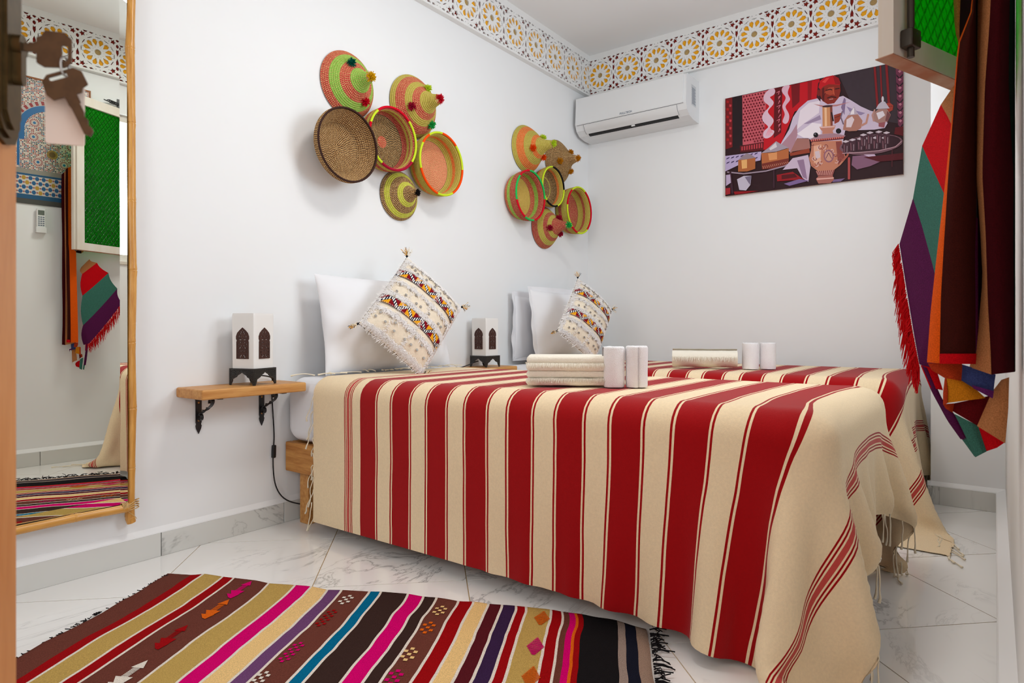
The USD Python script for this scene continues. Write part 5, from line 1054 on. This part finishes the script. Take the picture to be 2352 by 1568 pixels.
obj('stile', cat([leaf(LW - .058, 0.0005, LW, SH, 0, .021), leaf(LW - .058, .0005, LW - .012, SH - .012, .0211, LTH)]), M['raw_white'], cas)
obj('rail', leaf(.0581, 0.0005, LW - .0581, .046, 0, LTH), M['raw_white'], cas); obj('rail', leaf(.0581, SH - .055, LW - .0581, SH, 0, LTH), M['raw_white'], cas)
obj('bare_end_grain', leaf(0.0, -.0012, LW, 0.0004, .001, LTH - .001), M['raw_wood'], cas)
obj('green_pane', leaf(.0582, .0461, LW - .0582, SH - .0551, .012, .018), M['green_glass'], cas)
bolt = obj('bolt_rod', frame(tube(np.array([[.036, -.004, -.012], [.036, SH * .5, -.012], [.036, SH - .01, -.012]]), .0062, 10), (*LT, LZ0), (*ld, 0), (0, 0, 1), (*lnrm, 0)), M['bronze'], cas, smooth=40)
obj('bolt_guide', frame(rbox(.020, .012, -.0225, .054, .046, -.0005, .004, 2), (*LT, LZ0), (*ld, 0), (0, 0, 1), (*lnrm, 0)), M['bronze'], bolt, smooth=40)
obj('bolt_guide', frame(rbox(.020, SH - .05, -.0225, .054, SH - .02, -.0005, .004, 2), (*LT, LZ0), (*ld, 0), (0, 0, 1), (*lnrm, 0)), M['bronze'], bolt, smooth=40)
for dx, dy in ((.038, .036), (.049, .029)): obj('guide_screw', frame(lathe([(0, .0012), (.0022, .0008), (.0026, 0)], 10), (*(LT + ld * dx - lnrm * .0225), LZ0 + dy), (*ld, 0), (0, 0, 1), (*-lnrm, 0)), M['dark_gap'], bolt)
for zz in (.12, SH - .14): obj('hinge', frame(tube(np.array([[LW + .004, zz, .017], [LW + .004, zz + .07, .017]]), .0065, 10), (*LT, LZ0), (*ld, 0), (0, 0, 1), (*lnrm, 0)), M['bronze'], cas, smooth=40)
# wrought iron scroll over the window
ir = thing('iron_hook', 'black wrought iron scroll hook on the front wall, above the green casement', 'hook', (1.66, YC, 2.30))
obj('back_plate', bx(1.655, YC + .0005, 2.265, 1.675, YC + .004, 2.335), M['iron'], ir)
for k in range(5):
    t = np.linspace(0, 5.2, 26); obj('iron_scroll', tube(np.stack([1.664 - .012 - k * .012 - .018 * np.cos(t) * (1 - t / 9), np.full(26, YC + .012 + .006 * k), 2.297 + .013 * np.sin(t) * (1 - t / 9)], -1), .0028, 6), M['iron'], ir, smooth=True)
obj('iron_arm', tube(spline([(1.665, YC + .003, 2.297), (1.63, YC + .02, 2.300), (1.59, YC + .045, 2.294), (1.565, YC + .05, 2.298)], 20), .0032, 6), M['iron'], ir, smooth=True)

# ------------------------------------------------------------------ striped scarf hung over the casement
M['scarf'] = mat_col('scarf_wool', 0.92, 0.08, bump=0.6, bump_scale=700, fleck=0.25, fleck_scale=500)
sc = thing('striped_scarf', 'long dark red, orange, teal and purple striped scarf hung over the open casement', 'scarf', (1.40, 0.06, 0.56))
SC = dict(tan=(176, 118, 74), red=(186, 8, 20), teal=(58, 108, 96), pur=(78, 22, 66), org=(214, 84, 14), brn=(58, 18, 13), mar=(58, 6, 13), dk=(26, 8, 14), grn=(14, 38, 28), blu=(54, 66, 116), mus=(196, 122, 22), dred=(92, 12, 18), rust=(170, 56, 24), olv=(140, 104, 44), vio=(90, 30, 90))
def sight(u, v, r):
    """Point at horizontal distance r on the bearing of the hanging cloth."""
    a = YAW - math.atan((u - 1176) / FPX); Z = r * math.cos(YAW - a); return np.array([r * math.cos(a), max(r * math.sin(a), YC + .009), CAM_H - (v - 754.5) / FPX * Z])
def cpts(p, n):
    p = np.array(p, float); s = np.concatenate([[0], np.cumsum(np.linalg.norm(np.diff(p, axis=0), axis=1))]); return np.stack([np.interp(np.linspace(0, s[-1], n), s, p[:, k]) for k in (0, 1)], 1)
sv, sf, scol, soff = [], [], [], 0
def strip(colr, left, right, r0, r1=None, bulge=0.0, n=30, m=9, ripple=0.0, ph=0.0, rn=0.0, rn1=None):
    rn1 = rn if rn1 is None else rn1
    global soff
    r1 = r0 if r1 is None else r1; a, b = cpts(left, n), cpts(right, n); q = np.linspace(0, 1, m); P3 = []
    for i in range(n):
        row = []
        for k in range(m):
            uv = a[i] * (1 - q[k]) + b[i] * q[k]; r = r0 + (r1 - r0) * q[k] + (rn + (rn1 - rn) * q[k]) * (1 - i / (n - 1)) - bulge * math.sin(math.pi * q[k]) + ripple * math.sin(q[k] * 6.3 + i * .35 + ph)
            row.append(sight(uv[0], uv[1], r))
        P3.append(row)
    P3 = np.array(P3); sv.append(P3.reshape(-1, 3)); f = grid_faces(n, m); sf.append(f + soff); soff += n * m; scol.append(np.tile(srgb(*SC[colr]), (len(f), 1)))
    return P3
TOPV = -600
# back layer with diagonal stripes
RN = (.04, .075, .13, .175, .195)
b = [[(2191, 196), (2200, 205), (2215, 240)], [(2161, 240), (2177, 268), (2192, 300)], [(2118, 335), (2148, 400), (2180, 470)], [(2097, 455), (2118, 520), (2140, 600), (2165, 700)], [(2066, 560), (2080, 650), (2098, 760), (2112, 838), (2150, 850)]]
for c, k in (('tan', 0), ('red', 1), ('teal', 2), ('pur', 3)): strip(c, b[k], b[k + 1], 1.430, 1.430, .010, 24, 9, 0.0, 0.0, RN[k], RN[k + 1])
# upper part lying on the glass
strip('olv', [(2191, TOPV), (2190, 0), (2193, 70), (2209, 128)], [(2208, TOPV), (2206, 0), (2203, 80), (2214, 134)], 1.44, 1.43, .004)
strip('dk', [(2208, TOPV), (2206, 0), (2203, 80), (2214, 134)], [(2245, TOPV), (2245, 0), (2236, 60), (2222, 110)], 1.43, 1.40, .004)
# front folds
lA = [(2236, TOPV), (2236, -100), (2232, 20), (2200, 100), (2187, 260), (2173, 400), (2150, 600), (2137, 720), (2129, 832)]
lB = [(2237, TOPV), (2237, -100), (2234, 22), (2203, 102), (2190, 260), (2178, 400), (2168, 560), (2161, 680), (2158, 834)]
lC = [(2243, TOPV), (2243, -100), (2241, 20), (2243, 100), (2243, 400), (2241, 600), (2243, 700), (2245, 834)]
lD = [(2247, TOPV), (2247, -100), (2245, 50), (2244, 200), (2241, 400), (2252, 540), (2257, 640), (2248, 740), (2227, 843)]
lE = [(2284, TOPV), (2280, -100), (2273, 50), (2262, 200), (2256, 400), (2264, 540), (2269, 700), (2275, 800), (2277, 860)]
lF = [(2330, TOPV), (2322, -100), (2318, 50), (2317, 200), (2322, 300), (2328, 400), (2327, 540), (2329, 700), (2330, 854)]
lG = [(2350, TOPV), (2346, -100), (2343, 50), (2339, 200), (2338, 400), (2338, 600), (2337, 850)]
strip('org', lA, lB, 1.40, 1.365, .006, 40, 5); strip('brn', lB, lC, 1.365, 1.385, .022, 40, 12, .0015); strip('dk', lC, lD, 1.385, 1.40, -.008, 40, 5)
strip('tan', lD, lE, 1.392, 1.352, .006, 40, 6); strip('mar', lE, lF, 1.352, 1.37, .020, 40, 12, .0015); strip('grn', lF, lG, 1.37, 1.41, .004, 40, 6)
strip('pur', [(2237, 500), (2238, 700), (2240, 832)], [(2246, 500), (2247, 700), (2249, 832)], 1.382, 1.388, .002, 12, 4)
strip('red', [(2158, 812), (2158, 835)], [(2245, 812), (2245, 836)], 1.362, 1.382, .0235, 6, 12)
# gathered lower end
strip('rust', [(2131, 834), (2140, 850), (2170, 868)], [(2210, 832), (2210, 850), (2208, 874)], 1.40, 1.395, .012, 10, 9); strip('blu', [(2208, 836), (2206, 872), (2235, 890)], [(2287, 860), (2284, 880), (2281, 912)], 1.398, 1.385, .010, 10, 9)
strip('vio', [(2232, 884), (2236, 892)], [(2283, 898), (2280, 915)], 1.384, 1.376, .008, 6, 8)
strip('mus', [(2171, 866), (2175, 890), (2176, 925)], [(2212, 872), (2240, 892), (2264, 914)], 1.415, 1.405, .012, 12, 9); strip('rust', [(2170, 868), (2166, 900), (2166, 930)], [(2174, 868), (2177, 900), (2176, 926)], 1.418, 1.412, .002, 8, 4)
strip('dred', [(2192, 926), (2188, 944)], [(2276, 908), (2246, 978)], 1.43, 1.425, .008, 12, 9); strip('rust', [(2166, 928), (2172, 938)], [(2192, 926), (2188, 948)], 1.42, 1.43, .004, 6, 5)
strip('tan', [(2300, 872), (2278, 900), (2244, 978)], [(2318, 866), (2316, 940), (2309, 1018)], 1.41, 1.395, .010, 14, 9); strip('red', [(2246, 976), (2266, 1036)], [(2309, 1015), (2290, 1028)], 1.425, 1.41, .006, 10, 8)
strip('teal', [(2192, 950), (2212, 990), (2240, 1050)], [(2248, 978), (2256, 1000), (2267, 1036)], 1.435, 1.428, .008, 12, 8); strip('pur', [(2114, 838), (2140, 900), (2176, 966), (2206, 1008)], [(2132, 846), (2166, 920), (2194, 952), (2222, 1010)], 1.45, 1.442, .006, 14, 6)
strip('teal', [(2203, 1000), (2238, 1048)], [(2221, 1008), (2243, 1044)], 1.446, 1.44, .003, 8, 5); strip('red', [(2114, 838), (2136, 890)], [(2150, 846), (2166, 896)], 1.447, 1.44, .004, 8, 6)
# over the top rail and down the room side of the casement
ot = np.stack([np.concatenate([np.full(6, -.022), [-.012, .012, .034, .05], np.full(12, .052)]), np.concatenate([np.linspace(SH - .1, SH - .005, 6), [SH + .010, SH + .014, SH + .013, SH + .002], np.linspace(SH - .03, SH - .42, 12)])], 1)
for k, c in enumerate(('mar', 'tan', 'brn', 'org')):
    aa = np.linspace(.33 + k * .04, .33 + k * .04 + .041, 5); V3 = np.array([[[*(LT + ld * (x + .004 * math.sin(j * .7 + k)) + lnrm * (w[0] + .004 * math.sin(x * 90) * (w[0] > .04))), LZ0 + w[1]] for x in aa] for j, w in enumerate(ot)])
    if k < 0: continue
    sv.append(V3.reshape(-1, 3)); f = grid_faces(len(ot), 5); sf.append(f + soff); soff += len(ot) * 5; scol.append(np.tile(srgb(*SC[c]), (len(f), 1)))
obj('woven_cloth', (np.vstack(sv), np.vstack(sf)), M['scarf'], sc, smooth=True, col=np.vstack(scol))
M['red_yarn'] = mat('red_fringe_yarn', srgb(196, 14, 22), 0.9, 0.1)
fr_, rng = [], np.random.default_rng(17); edge = cpts([(2064, 560), (2078, 650), (2096, 760), (2112, 842)], 60)
for k in range(330):
    e = edge[rng.integers(0, 60)]; re = 1.43 + .195 * (1 - .88 * np.clip((e[1] - 560) / 282, 0, 1)); p = sight(e[0], e[1], re + rng.normal(0, .003)); q = sight(e[0] - rng.uniform(2, 12) + rng.normal(0, 2), e[1] + rng.uniform(20, 75), re + rng.normal(0, .006)); mid = (p + q) / 2 + rng.normal(0, .0022, 3) + (sight(e[0] - 7, e[1], re) - sight(e[0], e[1], re)) * .6
    fr_.append(tube(np.array([p, mid, q]), [.0009, .0011, .0006], 3))
for k in range(11):
    e = edge[8 + k * 4]; re = 1.43 + .195 * (1 - .88 * np.clip((e[1] - 560) / 282, 0, 1)); p = sight(e[0] - 5, e[1] + 20, re)
    for j in range(6): q = sight(e[0] - rng.uniform(12, 22), e[1] + rng.uniform(60, 100), re + rng.normal(0, .003)); fr_.append(tube(np.array([p, (p + q) / 2 + rng.normal(0, .0012, 3), q]), [.0012, .0013, .0005], 3))
obj('red_fringe', cat(fr_), M['red_yarn'], sc, kind='stuff')

# ------------------------------------------------------------------ mosaic panel, remote control on the front wall (seen in the mirror)
mos = thing('mosaic_panel', 'framed zellige mosaic panel with a blue arch on the front wall, seen in the mirror', 'picture', (1.29, YC, 1.57))
AX0, AX1, AZ0, AZ1 = 1.075, 1.505, 1.575, 2.345
M['mos_frame'] = mat('brown_frame', srgb(150, 92, 52), 0.5, 0.3); M['mos'] = mat_col('mosaic_print', 0.4, 0.4)
M['zellige'] = usdkit.material(stage, '/World/Looks/zellige_field', {'tc': ('geometry', {}), 'v': ('voronoi_texture', {'scale': 115.0, 'randomness': 0.45}), 've': ('voronoi_texture', {'scale': 115.0, 'randomness': 0.45, 'feature': 'distance_to_edge'}), 'se': ('separate_color', {}),
    'r': ('rgb_ramp', {'interpolate': False, 'ramp': [(0, srgb(30, 56, 96)), (0.18, srgb(150, 40, 44)), (0.36, srgb(34, 60, 54)), (0.5, srgb(40, 110, 150)), (0.6, srgb(150, 52, 50)), (0.72, srgb(206, 190, 180)), (1, srgb(206, 190, 180))]}), 'lt': ('map_range', {'from_min': 0.10, 'from_max': 0.16}), 'm': ('mix_color', {'a': srgb(214, 200, 188)}), 'p': ('principled_bsdf', {'roughness': 0.4})},
    [('tc.position', 'v.vector'), ('tc.position', 've.vector'), ('v.color', 'se.color'), ('se.r', 'r.fac'), ('ve.distance', 'lt.value'), ('lt.result', 'm.fac'), ('r.color', 'm.b'), ('m.result', 'p.base_color')], surface='p.BSDF')
obj('panel', bx(AX0 + .008, YC + .0005, AZ0 + .01, AX1 - .008, YC + .0045, AZ1 - .008), M['zellige'], mos)
for a in ((AX0, AZ0, AX1, AZ0 + .03), (AX0, AZ1 - .010, AX1, AZ1), (AX0, AZ0 + .03, AX0 + .010, AZ1 - .01), (AX1 - .010, AZ0 + .03, AX1, AZ1 - .01)): obj('frame_bar', bx(a[0], YC + .0005, a[1], a[2], YC + .0075, a[3]), M['mos_frame'] if a[1] > 1.7 or a[2] - a[0] < .1 else mat('dark_base_%d' % int(a[1] * 1000), srgb(74, 74, 70), 0.6), mos)
shapes = []; cxm = (AX0 + AX1) / 2
def S_(col, pts, z=1): shapes.append((col, np.array(pts, float), z))
arch = lambda r, zc, n=24: [(cxm + r * math.cos(a), zc + r * 1.0 * math.sin(a)) for a in np.linspace(0, math.pi, n)]
zc_, R1, R2 = 2.02, 0.168, 0.132
ring = lambda ro, ri: arch(ro, zc_) + arch(ri, zc_)[::-1]
S_((190, 180, 178), [(cxm + R1 + .028, zc_ - .1), *arch(R1 + .028, zc_), (cxm - R1 - .028, zc_ - .1), (cxm - R1, zc_ - .1), *arch(R1, zc_)[::-1], (cxm + R1, zc_ - .1)])
for k in range(36):
    if k % 2 == 0: a0, a1 = math.pi * k / 36, math.pi * (k + 1) / 36; S_((150, 34, 40), [(cxm + (R1 + .003) * math.cos(a0), zc_ + (R1 + .003) * math.sin(a0)), (cxm + (R1 + .026) * math.cos(a0), zc_ + (R1 + .026) * math.sin(a0)), (cxm + (R1 + .026) * math.cos(a1), zc_ + (R1 + .026) * math.sin(a1)), (cxm + (R1 + .003) * math.cos(a1), zc_ + (R1 + .003) * math.sin(a1))], 2)
S_((24, 100, 158), [(cxm + R1, zc_ - .06), *arch(R1, zc_), (cxm - R1, zc_ - .06), (cxm - R2, zc_ - .06), *arch(R2, zc_)[::-1], (cxm + R2, zc_ - .06)], 2)
S_((24, 100, 158), [(cxm - R1, 1.80), (cxm - R1 + .012, 1.80), (cxm - R1 + .012, zc_ - .06), (cxm - R1, zc_ - .06)], 2); S_((24, 100, 158), [(cxm + R1 - .012, 1.80), (cxm + R1, 1.80), (cxm + R1, zc_ - .06), (cxm + R1 - .012, zc_ - .06)], 2)
def rosette(x, z, r, c1=(150, 40, 46), c2=(36, 110, 160), n=16):
    S_((206, 192, 182), [(x + r * math.cos(t), z + r * math.sin(t)) for t in np.linspace(0, 2 * math.pi, 20, endpoint=False)], 2)
    for k in range(n): a = 2 * math.pi * k / n; S_(c1, [(x + r * .42 * math.cos(a), z + r * .42 * math.sin(a)), (x + r * .7 * math.cos(a + .13), z + r * .7 * math.sin(a + .13)), (x + r * .97 * math.cos(a), z + r * .97 * math.sin(a)), (x + r * .7 * math.cos(a - .13), z + r * .7 * math.sin(a - .13))], 3)
    S_(c2, [(x + r * .27 * math.cos(t), z + r * .27 * math.sin(t)) for t in np.linspace(0, 2 * math.pi, 12, endpoint=False)], 3)
for x, z, r in ((1.305, 2.022, .040), (1.208, 2.070, .030), (1.203, 1.984, .030), (1.40, 1.960, .034), (1.225, 1.835, .030), (1.36, 1.84, .028), (1.40, 2.06, .03)): rosette(x, z, r)
S_((156, 124, 52), [(1.298 + .028 * math.cos(t), 1.893 + .028 * math.sin(t)) for t in np.linspace(0, 2 * math.pi, 20, endpoint=False)], 3); S_((110, 84, 30), [(1.298 + .017 * math.cos(t), 1.893 + .017 * math.sin(t)) for t in np.linspace(0, 2 * math.pi, 16, endpoint=False)], 4)
S_((150, 144, 134), [(AX0 + .01, 1.785), (AX1 - .01, 1.785), (AX1 - .01, 1.757), (AX0 + .01, 1.757)]); S_((22, 84, 124), [(AX0 + .01, 1.757), (AX1 - .01, 1.757), (AX1 - .01, 1.605), (AX0 + .01, 1.605)]); S_((208, 198, 190), [(AX0 + .01, 1.745), (AX1 - .01, 1.745), (AX1 - .01, 1.632), (AX0 + .01, 1.632)], 2)
for i in range(12):
    for j in range(4):
        x, z = AX0 + .03 + i * .033 + (.0165 if j % 2 else 0), 1.647 + j * .028
        if x < AX1 - .03:
            S_((186, 146, 44) if (i + j) % 4 == 0 else (24, 92, 142), [(x - .012, z), (x - .005, z - .012), (x + .005, z - .012), (x + .012, z), (x + .005, z + .012), (x - .005, z + .012)], 3); S_((150, 36, 40), [(x + .0165 + .0045 * math.cos(t), z + .0045 * math.sin(t)) for t in np.linspace(0, 2 * math.pi, 6, endpoint=False)], 3)
vs, fs, cs, off = [], [], [], 0
for c, p, z in shapes:
    for q in polys(Polygon(p).buffer(0)):
        v2, f2 = trimesh.creation.triangulate_polygon(q, engine='earcut'); vs.append(np.column_stack([v2[:, 0], np.full(len(v2), YC + .0045 + .00025 * z), v2[:, 1]])); fs.append(f2 + off); off += len(v2); cs.append(np.tile(srgb(*c), (len(f2), 1)))
obj('mosaic_pattern', (np.vstack(vs), np.vstack(fs)), M['mos'], mos, col=np.vstack(cs))
rc = thing('remote_control', 'white remote control in a wall holder below the mosaic panel, seen in the mirror', 'remote control', (1.236, YC, 1.405))
obj('handset', rbox(1.213, YC + .008, 1.418, 1.259, YC + .026, 1.551, .005, 2), M['plastic'], rc, smooth=40); obj('holder', cat([rbox(1.209, YC + .0005, 1.405, 1.263, YC + .007, 1.50, .002, 1), rbox(1.209, YC + .027, 1.405, 1.263, YC + .031, 1.44, .0015, 1), bx(1.211, YC + .006, 1.406, 1.261, YC + .028, 1.414)]), M['plastic'], rc)
obj('display', bx(1.220, YC + .0258, 1.512, 1.252, YC + .0266, 1.541), mat('lcd_grey', srgb(104, 112, 104), 0.3), rc)
for i in range(3):
    for j in range(5): obj('button', rbox(1.220 + i * .0115, YC + .0255, 1.446 + j * .0125, 1.229 + i * .0115, YC + .0275, 1.453 + j * .0125, .001, 1), M['plastic_grey'], rc)

# ------------------------------------------------------------------ door leaf with lock plate, and the keys
M['door_wood'] = mat('door_wood', srgb(206, 142, 88), 0.4, 0.4, color2=srgb(184, 116, 62), scale=4.0, stretch=(9, 9, 1.2))
M['brass_old'] = mat('aged_brass', srgb(92, 74, 44), 0.32, 0.5, metal=0.85, vary=0.4, scale=60)
M['key_metal'] = mat('worn_brass_key', srgb(92, 66, 42), 0.45, 0.5, metal=0.4, vary=0.25, scale=120)
DT = np.array([0.178, 0.637]); dd2 = np.array([0.569, 0.822]); dd2 /= np.linalg.norm(dd2); dnn = np.array([dd2[1], -dd2[0]])
dr_ = thing('door_1', None, None, kind='structure', loc=(*DT, 0.0))
def dl(a0, z0, t0, a1, z1, t1): return frame(bx(a0, z0, t0, a1, z1, t1), (*DT, 0), (*(-dd2), 0), (0, 0, 1), (*dnn, 0))
obj('door_leaf', dl(.004, .008, -.042, .79, 2.03, -.0001), M['door_wood'], dr_); obj('door_edge', dl(0, .008, -.040, .0041, 2.03, -.003), M['door_wood'], dr_)
obj('door_panel', dl(.12, 1.15, .0001, .66, 1.9, .006), M['door_wood'], dr_); obj('door_panel', dl(.12, .14, .0001, .66, .98, .006), M['door_wood'], dr_)
for k, (i0, t0, t1) in enumerate(((0, .0002, .003), (.004, .003, .0055), (.009, .0055, .008))):
    a0, a1, z0, z1 = .008 + i0, .052 - i0, .942 + i0 * 1.3, 1.185 - i0 * 1.3
    g = Polygon([(a0, z0 + .012), (a0 + .006, z0 + .004), ((a0 + a1) / 2, z0), (a1 - .006, z0 + .004), (a1, z0 + .012), (a1, z1 - .012), (a1 - .006, z1 - .004), ((a0 + a1) / 2, z1), (a0 + .006, z1 - .004), (a0, z1 - .012)])
    obj('lock_plate', frame(moved(extrude(g, t1 - t0), (0, 0, t0)), (*DT, 0), (*(-dd2), 0), (0, 0, 1), (*dnn, 0)), M['brass_old'], dr_)
KZ = 1.0195
cy = unary_union([Point(.03, KZ).buffer(.0085, 8), sbox(.0252, KZ - .026, .0348, KZ)]).union(Point(.03, KZ - .026).buffer(.0048, 6))
obj('lock_cylinder', frame(moved(extrude(cy, .006), (0, 0, .0081)), (*DT, 0), (*(-dd2), 0), (0, 0, 1), (*dnn, 0)), M['brass_old'], dr_)
hp = spline([(.03, 1.13, .008), (.03, 1.13, .04), (.05, 1.13, .052), (.09, 1.128, .053), (.13, 1.125, .05)], 24)
obj('door_handle', frame(tube(hp, .0085, 12), (*DT, 0), (*(-dd2), 0), (0, 0, 1), (*dnn, 0)), M['brass_old'], dr_, smooth=True)
base3 = np.array([*(DT - dd2 * .03), KZ]); n3 = np.array([*dnn, 0.0]); fz = np.array([dd2[0], dd2[1], 0.0])
def key_shape(head_w=.027, head_h=.024, blade=.030):
    h = Polygon([(0, -head_h * .42), (.004, -head_h * .5), (head_w * .8, -head_h * .46), (head_w, -head_h * .30), (head_w, head_h * .36), (head_w * .8, head_h * .5), (head_w * .25, head_h * .5), (.003, head_h * .34), (0, head_h * .28)]).buffer(.001, 3)
    hole = sbox(head_w * .74, -head_h * .30, head_w * .93, head_h * .16)
    bl = Polygon([(.002, -.0042), (-blade * .25, -.0042), (-blade * .35, -.0034), (-blade, -.0034), (-blade - .003, 0), (-blade, .0034), (-blade * .9, .0034), (-blade * .82, .0022), (-blade * .7, .0036), (-blade * .6, .0024), (-blade * .5, .0036), (-blade * .25, .0036), (-blade * .25, .0046), (.002, .0046)])
    return h.difference(hole).union(bl)
k1 = thing('key', 'brown metal key turned in the lock of the door at the left edge', 'key', tuple(base3 + n3 * .02))
obj('key_body', frame(moved(extrude(key_shape(.0215, .0265, .011), .0022), (0, 0, -.0011)), base3 + n3 * .0235 + [0, 0, 0.0], n3, (0, 0, 1), fz), M['key_metal'], k1)
hole3 = base3 + n3 * (.0235 + .0178) + [0, 0, -.0065]
rg = thing('key_ring', 'thin steel split ring joining the two keys', 'key ring', tuple(hole3))
M['steel'] = mat('steel_wire', (0.45, 0.44, 0.42), 0.3, 0.5, metal=0.9)
a = np.linspace(0, 4 * math.pi, 60); rr_ = .0075; rc3 = hole3 + [0, 0, -.0055]
rv = n3 * .35 + fz * .94; rv /= np.linalg.norm(rv)
obj('ring', tube(rc3 + np.outer(rr_ * .62 * np.cos(a), rv) + np.outer(rr_ * np.sin(a), [0, 0, 1]) + np.outer(np.linspace(-.0006, .0006, 60), n3), .0006, 6), M['steel'], rg, smooth=True)
hx = math.radians(-66); kx = n3 * math.cos(hx) + np.array([0, 0, 1]) * math.sin(hx); ky = np.cross(fz, kx)
top2 = rc3 + [0, 0, -.0072]
k2 = thing('key', 'second brown key hanging upside down from the split ring at the left edge', 'key', tuple(top2))
shp = affinity.rotate(key_shape(.0175, .0285, .032), 180, origin=(0, 0))
obj('key_body', frame(moved(extrude(shp, .0022), (0, 0, -.0011)), top2 - kx * -.0160 - n3 * .0030, kx, ky, fz), M['key_metal'], k2)
tg = thing('key_tag', 'small white plastic tag hanging behind the second key', 'key tag', tuple(top2))
M['tag'] = mat('tag_plastic', srgb(226, 206, 192), 0.4, 0.4)
tgp = sbox(-.011, -.036, .012, .008).buffer(.002, 3).difference(Point(.0, .006).buffer(.0018, 5))
obj('tag_body', frame(extrude(tgp, .0018), top2 + fz * .010 + n3 * -.0035 + [0, 0, -0.014], n3, (0, 0, 1), fz), M['tag'], tg)
